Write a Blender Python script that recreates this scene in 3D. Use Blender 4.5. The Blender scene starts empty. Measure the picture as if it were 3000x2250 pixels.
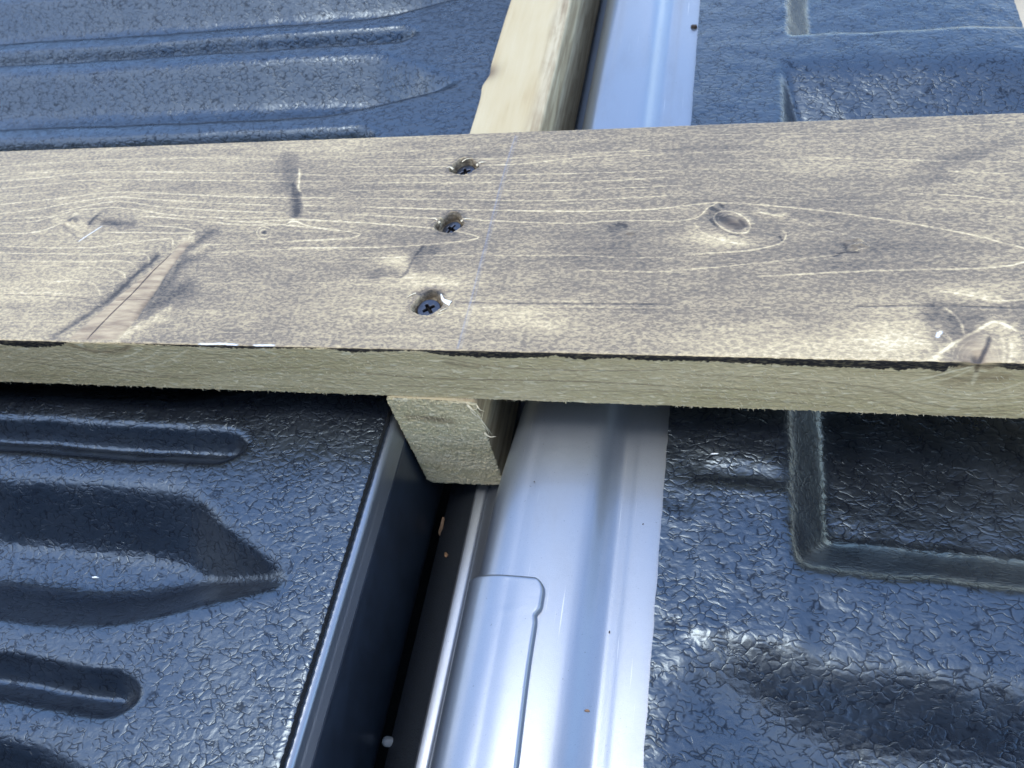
import bpy, math, random
import numpy as np
from mathutils import Matrix, Vector

# ------------------------------------------------------------------ camera, world, sun, exposure
S = bpy.context.scene
COL = S.collection
R = math.radians

cam_d = bpy.data.cameras.new('camera')
cam = bpy.data.objects.new('camera', cam_d)
COL.objects.link(cam)
cam_d.sensor_width = 36.0
cam_d.lens = 36.0 * 1700 / 2212
cam_d.clip_start = 0.01
cam_d.clip_end = 3000
_r, _d, _f = (0.97247913, 0.17213079, -0.15702015), (0.05253892, -0.8185883, -0.57197278), (-0.22698898, 0.54798193, -0.8051036)
cam.matrix_world = Matrix(((_r[0], -_d[0], -_f[0], 0.0), (_r[1], -_d[1], -_f[1], 0.0), (_r[2], -_d[2], -_f[2], 0.25), (0, 0, 0, 1)))
cam_d.dof.use_dof = True
cam_d.dof.focus_distance = 0.29
cam_d.dof.aperture_fstop = 22.0
S.camera = cam

SUN_EL, SUN_AZ = R(80.5), R(-105)          # azimuth from +Y towards +X
W = bpy.data.worlds.new('World')
S.world = W
W.use_nodes = True
nt = W.node_tree
nt.nodes.clear()
def N(tree, kind, **kw):
    n = tree.nodes.new(kind)
    for k, v in kw.items():
        if k.startswith('i_'):
            key = k[2:]
            n.inputs[int(key) if key.isdigit() else key.replace('_', ' ')].default_value = v
        else:
            setattr(n, k, v)
    return n
sky = N(nt, 'ShaderNodeTexSky', sky_type='NISHITA', sun_disc=False, sun_elevation=SUN_EL, sun_rotation=SUN_AZ,
        air_density=1.0, dust_density=0.2, ozone_density=2.2)
tc = N(nt, 'ShaderNodeTexCoord')
mp = N(nt, 'ShaderNodeMapping'); mp.inputs['Scale'].default_value = (1, 1, 1.8); mp.inputs['Location'].default_value = (64.89, 36.37, 15.51)
cn = N(nt, 'ShaderNodeTexNoise', i_Scale=1.5, i_Detail=8.0, i_Roughness=0.58)
cr = N(nt, 'ShaderNodeMapRange'); cr.inputs[1].default_value = 0.47; cr.inputs[2].default_value = 0.66; cr.inputs[3].default_value = 0.0; cr.inputs[4].default_value = 0.80
mx = N(nt, 'ShaderNodeMix', data_type='RGBA'); mx.inputs[7].default_value = (6.6, 6.6, 6.8, 1)
bg = N(nt, 'ShaderNodeBackground', i_Strength=0.15)
wo = N(nt, 'ShaderNodeOutputWorld')
l = nt.links.new
l(tc.outputs['Generated'], mp.inputs[0]); l(mp.outputs[0], cn.inputs['Vector']); l(cn.outputs['Fac'], cr.inputs[0])
l(cr.outputs[0], mx.inputs[0]); l(sky.outputs[0], mx.inputs[6]); l(mx.outputs[2], bg.inputs[0]); l(bg.outputs[0], wo.inputs[0])

sd = bpy.data.lights.new('sun', 'SUN')
sd.energy = 0.5; sd.angle = R(20); sd.color = (1.0, 0.93, 0.82)
so = bpy.data.objects.new('sun', sd)
COL.objects.link(so)
dirv = Vector((math.sin(SUN_AZ) * math.cos(SUN_EL), math.cos(SUN_AZ) * math.cos(SUN_EL), math.sin(SUN_EL)))
so.rotation_euler = dirv.to_track_quat('Z', 'Y').to_euler()
so.location = dirv * 3

S.view_settings.view_transform = 'Standard'
S.view_settings.look = 'None'
S.view_settings.gamma = 1.0
S.view_settings.exposure = 1.8

# ------------------------------------------------------------------ helpers
rng = np.random.default_rng(11)
random.seed(5)

def hash_noise(shape, seed):
    return np.random.default_rng(seed).random(shape)
def vnoise(x, y, seed=0, n=256):
    """smooth value noise, period n"""
    g = hash_noise((n, n), seed)
    xi = np.floor(x).astype(int); yi = np.floor(y).astype(int)
    fx = x - xi; fy = y - yi
    fx = fx * fx * (3 - 2 * fx); fy = fy * fy * (3 - 2 * fy)
    a = g[xi % n, yi % n]; b = g[(xi + 1) % n, yi % n]; c = g[xi % n, (yi + 1) % n]; d = g[(xi + 1) % n, (yi + 1) % n]
    return (a * (1 - fx) + b * fx) * (1 - fy) + (c * (1 - fx) + d * fx) * fy
def fbm(x, y, seed=0, oct=4):
    s = 0; a = 0.5; t = 0
    for i in range(oct):
        s = s + a * vnoise(x * 2 ** i, y * 2 ** i, seed + i * 17); t += a; a *= 0.5
    return s / t
def sstep(a, b, x):
    t = np.clip((x - a) / (b - a), 0, 1)
    return t * t * (3 - 2 * t)

def grid_faces(nu, nv, off=0, flip=False):
    i = np.arange(nu - 1)[:, None] * nv + np.arange(nv - 1)[None, :] + off
    q = np.stack([i, i + nv, i + nv + 1, i + 1], -1).reshape(-1, 4)
    return q[:, ::-1] if flip else q
def link(name, mesh, parent=None):
    o = bpy.data.objects.new(name, mesh)
    COL.objects.link(o)
    if parent is not None:
        o.parent = parent
    return o
def mesh_from(name, verts, quads, mats, fmat=None, attrs=None, smooth=True, parent=None, tris=None):
    me = bpy.data.meshes.new(name)
    verts = np.asarray(verts, np.float32).reshape(-1, 3)
    quads = np.asarray(quads, np.int32).reshape(-1, 4)
    nq = len(quads)
    loops = quads.ravel(); starts = np.arange(nq) * 4; tot = np.full(nq, 4)
    if tris is not None and len(tris):
        tris = np.asarray(tris, np.int32).reshape(-1, 3)
        starts = np.concatenate([starts, nq * 4 + np.arange(len(tris)) * 3]); tot = np.concatenate([tot, np.full(len(tris), 3)])
        loops = np.concatenate([loops, tris.ravel()])
    me.vertices.add(len(verts)); me.vertices.foreach_set('co', verts.ravel())
    me.loops.add(len(loops)); me.loops.foreach_set('vertex_index', loops.astype(np.int32))
    me.polygons.add(len(starts)); me.polygons.foreach_set('loop_start', starts.astype(np.int32))
    try:
        me.polygons.foreach_set('loop_total', tot.astype(np.int32))
    except Exception:
        pass
    for m in (mats if isinstance(mats, (list, tuple)) else [mats]):
        me.materials.append(m)
    if fmat is not None:
        me.polygons.foreach_set('material_index', np.asarray(fmat, np.int32))
    me.polygons.foreach_set('use_smooth', np.full(len(starts), smooth))
    me.update(calc_edges=True)
    if attrs:
        for k, a in attrs.items():
            at = me.attributes.new(k, 'FLOAT_COLOR', 'POINT')
            at.data.foreach_set('color', np.asarray(a, np.float32).ravel())
    me.validate()
    return link(name, me, parent)
def thing(name, label, cat, loc=(0, 0, 0)):
    o = bpy.data.objects.new(name, None)
    o.empty_display_size = 0.02
    COL.objects.link(o)
    o.location = loc
    o['label'] = label; o['category'] = cat
    return o
def tag(o, label, cat, group=None):
    o['label'] = label; o['category'] = cat
    if group:
        o['group'] = group
    return o
def catmull(P, n=8):
    P = np.asarray(P, float)
    if len(P) < 3:
        t = np.linspace(0, 1, n)[:, None]
        return P[0] * (1 - t) + P[-1] * t
    E = np.vstack([2 * P[0] - P[1], P, 2 * P[-1] - P[-2]])
    out = []
    for i in range(1, len(E) - 2):
        p0, p1, p2, p3 = E[i - 1], E[i], E[i + 1], E[i + 2]
        for t in np.arange(n) / n:
            out.append(0.5 * (2 * p1 + (p2 - p0) * t + (2 * p0 - 5 * p1 + 4 * p2 - p3) * t * t + (3 * p1 - p0 - 3 * p2 + p3) * t ** 3))
    out.append(P[-1])
    return np.array(out)

class Field:
    """scalar field on a regular (u, v) grid; strokes are laid into small windows only"""
    def __init__(s, us, vs):
        s.us, s.vs = us, vs
        s.U, s.V = np.meshgrid(us, vs, indexing='ij')
    def zeros(s):
        return np.zeros_like(s.U)
    def stroke(s, f, pts, width, inten, soft=None, wob=0.0, taper=True):
        P = catmull(pts)
        if wob:
            P = P + (np.random.default_rng(len(pts)).random(P.shape) - .5) * wob
        n = len(P)
        soft = width if soft is None else soft
        reach = width + soft
        for k in range(n - 1):
            a, b = P[k], P[k + 1]
            i0, i1 = np.searchsorted(s.us, [min(a[0], b[0]) - reach, max(a[0], b[0]) + reach])
            j0, j1 = np.searchsorted(s.vs, [min(a[1], b[1]) - reach, max(a[1], b[1]) + reach])
            if i1 <= i0 or j1 <= j0:
                continue
            u = s.U[i0:i1, j0:j1]; v = s.V[i0:i1, j0:j1]
            d = b - a; L2 = max(d @ d, 1e-9)
            t = np.clip(((u - a[0]) * d[0] + (v - a[1]) * d[1]) / L2, 0, 1)
            dist = np.hypot(u - a[0] - t * d[0], v - a[1] - t * d[1])
            val = inten * (1 - sstep(width * .5 - soft * .35, width * .5 + soft * .65, dist))
            if taper:
                q = (k + t) / (n - 1)
                val = val * np.clip(np.minimum(q, 1 - q) * 12 + .25, 0, 1)
            w = f[i0:i1, j0:j1]
            np.maximum(w, val, out=w)
def poly_sd(U, V, P):
    """signed distance (negative inside) to polygon"""
    P = np.asarray(P, float)
    d = np.full(U.shape, 1e9); inside = np.zeros(U.shape, bool)
    for k in range(len(P)):
        a = P[k]; b = P[(k + 1) % len(P)]
        e = b - a
        t = np.clip(((U - a[0]) * e[0] + (V - a[1]) * e[1]) / (e @ e), 0, 1)
        d = np.minimum(d, np.hypot(U - a[0] - t * e[0], V - a[1] - t * e[1]))
        c = ((a[1] > V) != (b[1] > V))
        with np.errstate(divide='ignore', invalid='ignore'):
            xi = (b[0] - a[0]) * (V - a[1]) / (b[1] - a[1] + 1e-12) + a[0]
        inside ^= c & (U < xi)
    return np.where(inside, -d, d)

# ------------------------------------------------------------------ materials
def mat(name):
    m = bpy.data.materials.new(name)
    m.use_nodes = True
    t = m.node_tree
    t.nodes.clear()
    out = t.nodes.new('ShaderNodeOutputMaterial')
    b = t.nodes.new('ShaderNodeBsdfPrincipled')
    t.links.new(b.outputs[0], out.inputs[0])
    return m, t, b
class G:
    """tiny node-graph helper"""
    def __init__(s, t):
        s.t = t
        s.obj = N(t, 'ShaderNodeTexCoord').outputs['Object']
    def lk(s, a, b):
        s.t.links.new(a, b)
    def put(s, sock, v):
        if hasattr(v, 'is_linked') or hasattr(v, 'links'):
            s.lk(v, sock)
        else:
            sock.default_value = v
    def map(s, scale=(1, 1, 1), rot=(0, 0, 0), vec=None):
        m = N(s.t, 'ShaderNodeMapping')
        m.inputs['Scale'].default_value = scale; m.inputs['Rotation'].default_value = rot
        s.lk(vec or s.obj, m.inputs[0])
        return m.outputs[0]
    def noise(s, vec, scale, detail=3, rough=.5, dist=0.0, out='Fac'):
        n = N(s.t, 'ShaderNodeTexNoise', i_Scale=scale, i_Detail=float(detail), i_Roughness=rough, i_Distortion=dist)
        s.lk(vec, n.inputs['Vector'])
        return n.outputs[out]
    def voro(s, vec, scale, feature='F1', rnd=1.0):
        n = N(s.t, 'ShaderNodeTexVoronoi', feature=feature, i_Scale=scale, i_Randomness=rnd)
        s.lk(vec, n.inputs['Vector'])
        return n.outputs['Distance']
    def m(s, op, a, b=None, c=None):
        n = N(s.t, 'ShaderNodeMath', operation=op)
        for k, v in enumerate((a, b, c)):
            if v is not None:
                s.put(n.inputs[k], v)
        return n.outputs[0]
    def rng(s, v, a, b, c=0.0, d=1.0, smooth=True):
        n = N(s.t, 'ShaderNodeMapRange', interpolation_type='SMOOTHSTEP' if smooth else 'LINEAR')
        s.put(n.inputs[0], v)
        for k, q in enumerate((a, b, c, d)):
            n.inputs[k + 1].default_value = q
        return n.outputs[0]
    def mix(s, f, a, b):
        n = N(s.t, 'ShaderNodeMix', data_type='RGBA')
        s.put(n.inputs[0], f)
        for k, v in ((6, a), (7, b)):
            if isinstance(v, tuple):
                n.inputs[k].default_value = v + (1,) if len(v) == 3 else v
            else:
                s.lk(v, n.inputs[k])
        return n.outputs[2]
    def ramp(s, v, stops):
        n = N(s.t, 'ShaderNodeValToRGB')
        e = n.color_ramp.elements
        while len(e) < len(stops):
            e.new(0.5)
        for k, (p, c) in enumerate(stops):
            e[k].position = p; e[k].color = c + (1,)
        s.put(n.inputs[0], v)
        return n.outputs[0]
    def attr(s, name):
        n = N(s.t, 'ShaderNodeAttribute', attribute_name=name)
        sp = N(s.t, 'ShaderNodeSeparateColor')
        s.lk(n.outputs['Color'], sp.inputs[0])
        return sp.outputs[0], sp.outputs[1], sp.outputs[2], n.outputs['Alpha']
    def bump(s, h, dist=1.0, strength=1.0, normal=None):
        n = N(s.t, 'ShaderNodeBump', i_Strength=strength, i_Distance=dist)
        s.lk(h, n.inputs['Height'])
        if normal is not None:
            s.lk(normal, n.inputs['Normal'])
        return n.outputs[0]

def mat_stained():
    m, t, b = mat('stained_wood')
    g = G(t)
    tone, line, dark, raw = g.attr('wood_a')
    chalk, knot, paint, _ = g.attr('wood_b')
    along = g.map((1, 3.2, 1))
    warp = g.noise(g.map((1, 2, 1)), 45, 2, out='Color')
    # worm-like open grain speckle, elongated with the fibres
    fib = g.noise(g.map((.55, 1, 1)), 900, 2.5, .62, .4)
    fib2 = g.noise(g.map((.4, 1, 1)), 1900, 2, .6, .3)
    speck = g.m('ADD', g.m('MULTIPLY', g.rng(fib, .36, .64), .7), g.m('MULTIPLY', g.rng(fib2, .34, .66), .3))
    broad = g.noise(along, 16, 4, .55, .4)
    streak = g.noise(g.map((.06, 1, 1)), 190, 4, .6, .0)
    smooth_k = g.m('SUBTRACT', 1.0, g.m('MULTIPLY', knot, .85))
    v = g.m('ADD', tone, g.m('MULTIPLY', g.m('SUBTRACT', broad, .5), .30))
    v = g.m('ADD', v, g.m('MULTIPLY', g.m('SUBTRACT', streak, .5), .30))
    v = g.m('ADD', v, g.m('MULTIPLY', g.m('MULTIPLY', g.m('SUBTRACT', speck, .5), .37), smooth_k))
    lin = g.m('MULTIPLY', line, g.rng(g.noise(g.map((.25, 1, 1)), 240, 3, .6), .22, .55, .5, 1.0))
    v = g.m('ADD', v, g.m('MULTIPLY', lin, .50))
    v = g.m('SUBTRACT', v, g.m('MULTIPLY', dark, .62))
    col = g.ramp(v, [(0.0, (.040, .033, .025)), (.20, (.112, .092, .067)), (.42, (.208, .164, .108)), (.62, (.365, .288, .172)), (.82, (.55, .438, .25)), (1.0, (.70, .59, .38))])
    kc = g.ramp(g.m('ADD', g.noise(g.map((.16, 1.0, 1), (0, 0, R(-58))), 420, 4, .6), g.m('MULTIPLY', dark, -.8)), [(0.0, (.05, .035, .025)), (.35, (.25, .180, .108)), (.6, (.45, .345, .205)), (.8, (.55, .44, .265))])
    col = g.mix(knot, col, kc)
    rawc = g.ramp(g.noise(g.map((.3, 1, 1)), 700, 3), [(.34, (.06, .042, .025)), (.50, (.17, .13, .08)), (.60, (.36, .30, .20)), (.75, (.60, .53, .38))])
    col = g.mix(raw, col, rawc)
    ch = g.m('MULTIPLY', chalk, g.rng(fib, .3, .62, .35, .95))
    col = g.mix(ch, col, (.17, .225, .34))
    col = g.mix(paint, col, (.82, .85, .84))
    g.lk(col, b.inputs['Base Color'])
    g.lk(g.m('ADD', .46, g.m('MULTIPLY', speck, .14)), b.inputs['Roughness'])
    b.inputs['Specular IOR Level'].default_value = 0.5
    h = g.m('ADD', g.m('MULTIPLY', speck, .00004), g.m('MULTIPLY', streak, .00008))
    h = g.m('SUBTRACT', h, g.m('MULTIPLY', dark, .00016))
    g.lk(g.bump(h), b.inputs['Normal'])
    return m
def mat_sawn(name, base, light, darkc, flecks=1.0, rotz=0.5, scale=1.0):
    """rough-sawn treated pine; wood_a = (ring lines light, ring lines dark, black band, brown knot)"""
    m, t, b = mat(name)
    g = G(t)
    li, dk, blk, kn = g.attr('wood_a')
    f1 = g.noise(g.map((.5, 1, 1.3), (0, rotz, 0)), 520 * scale, 3, .62, .5)
    f2 = g.noise(g.map((.3, 1, 1.2), (0, rotz * .6, 0)), 1100 * scale, 2, .6)
    br = g.noise(g.map((.4, 1, 2.2)), 38, 4, .55, .5)
    col = g.mix(g.rng(br, .3, .7), base, tuple(c * .80 for c in base[:2]) + (base[2] * .72,))
    col = g.mix(g.m('MULTIPLY', g.rng(f1, .50, .70), .5 * flecks), col, light)
    col = g.mix(g.m('MULTIPLY', g.rng(f2, .56, .36), .5), col, darkc)
    col = g.mix(g.m('MULTIPLY', g.rng(g.noise(g.map((.4, 1, 1), (0, rotz, 0)), 420 * scale, 1), .62, .72), .75 * flecks), col, light)
    col = g.mix(kn, col, (.145, .088, .048))
    col = g.mix(g.m('MULTIPLY', li, .8), col, light)
    col = g.mix(g.m('MULTIPLY', dk, .8), col, (.13, .095, .055))
    col = g.mix(blk, col, (.016, .0145, .014))
    g.lk(col, b.inputs['Base Color'])
    b.inputs['Roughness'].default_value = .82
    b.inputs['Specular IOR Level'].default_value = .25
    h = g.m('ADD', g.m('MULTIPLY', f1, .0011), g.m('MULTIPLY', f2, .0004))
    g.lk(g.bump(h, 1.0, .55), b.inputs['Normal'])
    return m
def mat_planed(name):
    m, t, b = mat(name)
    g = G(t)
    n1 = g.noise(g.map((1, .06, 1)), 260, 4, .6, .3)
    n2 = g.noise(g.map((1, .25, 1)), 28, 3, .5, .8)
    n3 = g.noise(g.map((1, .35, 1)), 95, 3, .6, .6)
    col = g.ramp(g.m('ADD', g.m('MULTIPLY', n1, .3), g.m('MULTIPLY', n2, .7)), [(.28, (.37, .265, .125)), (.44, (.47, .38, .215)), (.62, (.51, .43, .265))])
    sp = N(t, 'ShaderNodeSeparateXYZ'); g.lk(g.obj, sp.inputs[0])
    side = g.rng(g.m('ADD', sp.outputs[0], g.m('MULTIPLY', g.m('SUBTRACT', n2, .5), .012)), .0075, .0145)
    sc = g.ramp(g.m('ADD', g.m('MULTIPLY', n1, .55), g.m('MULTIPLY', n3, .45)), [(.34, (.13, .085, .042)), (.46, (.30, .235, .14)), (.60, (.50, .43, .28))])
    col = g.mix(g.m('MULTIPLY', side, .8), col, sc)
    li, dk, blk, kn = g.attr('wood_a')
    col = g.mix(g.m('MULTIPLY', dk, .8), col, (.10, .06, .035))
    g.lk(col, b.inputs['Base Color'])
    b.inputs['Roughness'].default_value = .72
    g.lk(g.bump(g.m('ADD', g.m('MULTIPLY', n1, .0003), g.m('MULTIPLY', n3, .0002))), b.inputs['Normal'])
    return m
def mat_liner():
    m, t, b = mat('black_liner_plastic')
    g = G(t)
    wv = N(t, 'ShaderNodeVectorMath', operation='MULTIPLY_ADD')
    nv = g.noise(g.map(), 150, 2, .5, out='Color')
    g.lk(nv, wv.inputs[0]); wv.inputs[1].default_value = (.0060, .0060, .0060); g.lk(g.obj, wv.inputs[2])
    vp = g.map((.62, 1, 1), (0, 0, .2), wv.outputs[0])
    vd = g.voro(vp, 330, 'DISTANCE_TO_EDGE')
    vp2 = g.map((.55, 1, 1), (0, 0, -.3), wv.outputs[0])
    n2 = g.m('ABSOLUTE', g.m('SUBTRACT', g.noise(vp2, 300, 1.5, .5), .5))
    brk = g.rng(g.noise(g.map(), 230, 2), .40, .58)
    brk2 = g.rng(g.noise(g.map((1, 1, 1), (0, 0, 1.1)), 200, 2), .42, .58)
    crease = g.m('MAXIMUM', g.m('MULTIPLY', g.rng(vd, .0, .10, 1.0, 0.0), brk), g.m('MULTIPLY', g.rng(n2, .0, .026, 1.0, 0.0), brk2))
    pil = g.m('ADD', g.m('MULTIPLY', g.rng(vd, .0, .42), .55), g.noise(g.map((.65, 1, .7)), 420, 2.0, .5))
    fine = g.noise(g.map(), 1500, 2, .6)
    h = g.m('ADD', g.m('MULTIPLY', crease, -.00004), g.m('MULTIPLY', pil, .00013))
    h = g.m('ADD', h, g.m('MULTIPLY', fine, .000012))
    g.lk(g.bump(h, 1.0, 1.0), b.inputs['Normal'])
    dust = g.rng(g.noise(g.map(), 30, 4, .6), .4, .75, 0, 1)
    col = g.mix(g.m('MULTIPLY', dust, .5), (.005, .0065, .0105), (.009, .011, .016))
    g.lk(col, b.inputs['Base Color'])
    g.lk(g.m('ADD', .27, g.m('MULTIPLY', dust, .10)), b.inputs['Roughness'])
    b.inputs['IOR'].default_value = 2.0
    b.inputs['Specular Tint'].default_value = (.70, .86, 1.0, 1)
    g.lk(g.m('SUBTRACT', .5, g.m('MULTIPLY', crease, .36)), b.inputs['Specular IOR Level'])  # specular cut in creases stands in for shade the bump cannot cast
    return m
def mat_paint():
    m, t, b = mat('silver_metallic_paint')
    g = G(t)
    fl = g.noise(g.map(), 3800, 1, .5)
    dirt = g.noise(g.map((1, .35, 1)), 60, 4, .62)
    col = g.mix(g.rng(dirt, .45, .8, 0, .35), (.275, .305, .345), (.22, .23, .24))
    sc1 = g.rng(g.noise(g.map((1, .012, 1), (0, 0, .03)), 1500, 2, .5), .70, .76)
    sc2 = g.rng(g.noise(g.map((1, .02, 1), (0, 0, -.22)), 900, 2, .5), .73, .78)
    scr = g.m('MULTIPLY', g.m('MAXIMUM', sc1, sc2), g.rng(g.noise(g.map((1, .4, 1)), 70, 2), .45, .65))
    spots = g.rng(g.noise(g.map(), 900, 2, .5), .72, .76)
    col = g.mix(g.m('MULTIPLY', scr, .55), col, (.62, .61, .58))
    col = g.mix(g.m('MULTIPLY', spots, .5), col, (.12, .11, .10))
    col = g.mix(g.rng(fl, .5, .75, 0, .22), col, (.125, .138, .155))
    g.lk(col, b.inputs['Base Color'])
    b.inputs['Metallic'].default_value = .82
    g.lk(g.m('ADD', .27, g.m('MULTIPLY', dirt, .14)), b.inputs['Roughness'])
    b.inputs['Coat Weight'].default_value = .5
    b.inputs['Coat Roughness'].default_value = .08
    g.lk(g.bump(g.m('ADD', g.m('MULTIPLY', fl, .00003), g.m('MULTIPLY', g.noise(g.map(), 700, 2), .000018))), b.inputs['Normal'])
    return m
def mat_simple(name, col, rough=.5, metal=0.0, var=.15, scale=300, bump=.0001, spec=.5):
    m, t, b = mat(name)
    g = G(t)
    n = g.noise(g.map(), scale, 3, .6)
    g.lk(g.mix(g.rng(n, .3, .7), tuple(c * (1 - var) for c in col), tuple(min(1, c * (1 + var)) for c in col)), b.inputs['Base Color'])
    b.inputs['Roughness'].default_value = rough; b.inputs['Metallic'].default_value = metal
    b.inputs['Specular IOR Level'].default_value = spec
    g.lk(g.bump(g.m('MULTIPLY', n, bump)), b.inputs['Normal'])
    return m

M_STAIN = mat_stained()
M_SAWN = mat_sawn('sawn_treated_pine', (.59, .49, .29), (.73, .64, .42), (.40, .315, .18))
M_END = mat_sawn('sawn_end_grain', (.66, .565, .36), (.76, .67, .46), (.44, .36, .21), .8, -.7, .9)
M_PLANED = mat_planed('planed_pine')
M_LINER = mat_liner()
M_PAINT = mat_paint()
M_DARK = mat_simple('dark_textured_plastic', (.010, .014, .020), .6, 0, .3, 1400, .00035)
M_NAVY = mat_simple('navy_black_gloss', (.030, .043, .062), .32, 0, .2, 60, .00003)  # one dark glossy tone for the wall below the rail lip
M_HEM = mat_simple('cut_liner_edge', (.010, .010, .011), .75, 0, .3, 900, .0003)
M_SCREW = mat_simple('blackened_screw_steel', (.075, .08, .095), .32, .8, .12, 900, .00004)
M_RECESS = mat_simple('screw_recess_shade', (.006, .006, .007), .6, 0, .2, 900, .00004, .15)  # near-black and non-metal: shade inside the recess put into the colour
M_SPLINT = mat_simple('raw_torn_wood', (.66, .58, .40), .8, 0, .18, 800, .0001)
M_FIBRE = mat_simple('sawn_fibre_wood', (.54, .49, .34), .85, 0, .2, 800, .0001)
M_WHITE = mat_simple('bleached_splinter', (.84, .85, .82), .6, 0, .06, 800, .00005)
M_CHIP = mat_simple('orange_wood_chip', (.26, .155, .085), .8, 0, .25, 700, .0001)
M_CRUMB = mat_simple('dark_crumb', (.05, .035, .025), .8, 0, .3, 700, .0001)
M_BOLT = mat_simple('pale_rubber', (.22, .23, .225), .5, 0, .1, 400, .0001)
M_CONC = mat_simple('pale_concrete', (.40, .335, .235), .9, 0, .12, 9, .002)

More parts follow.
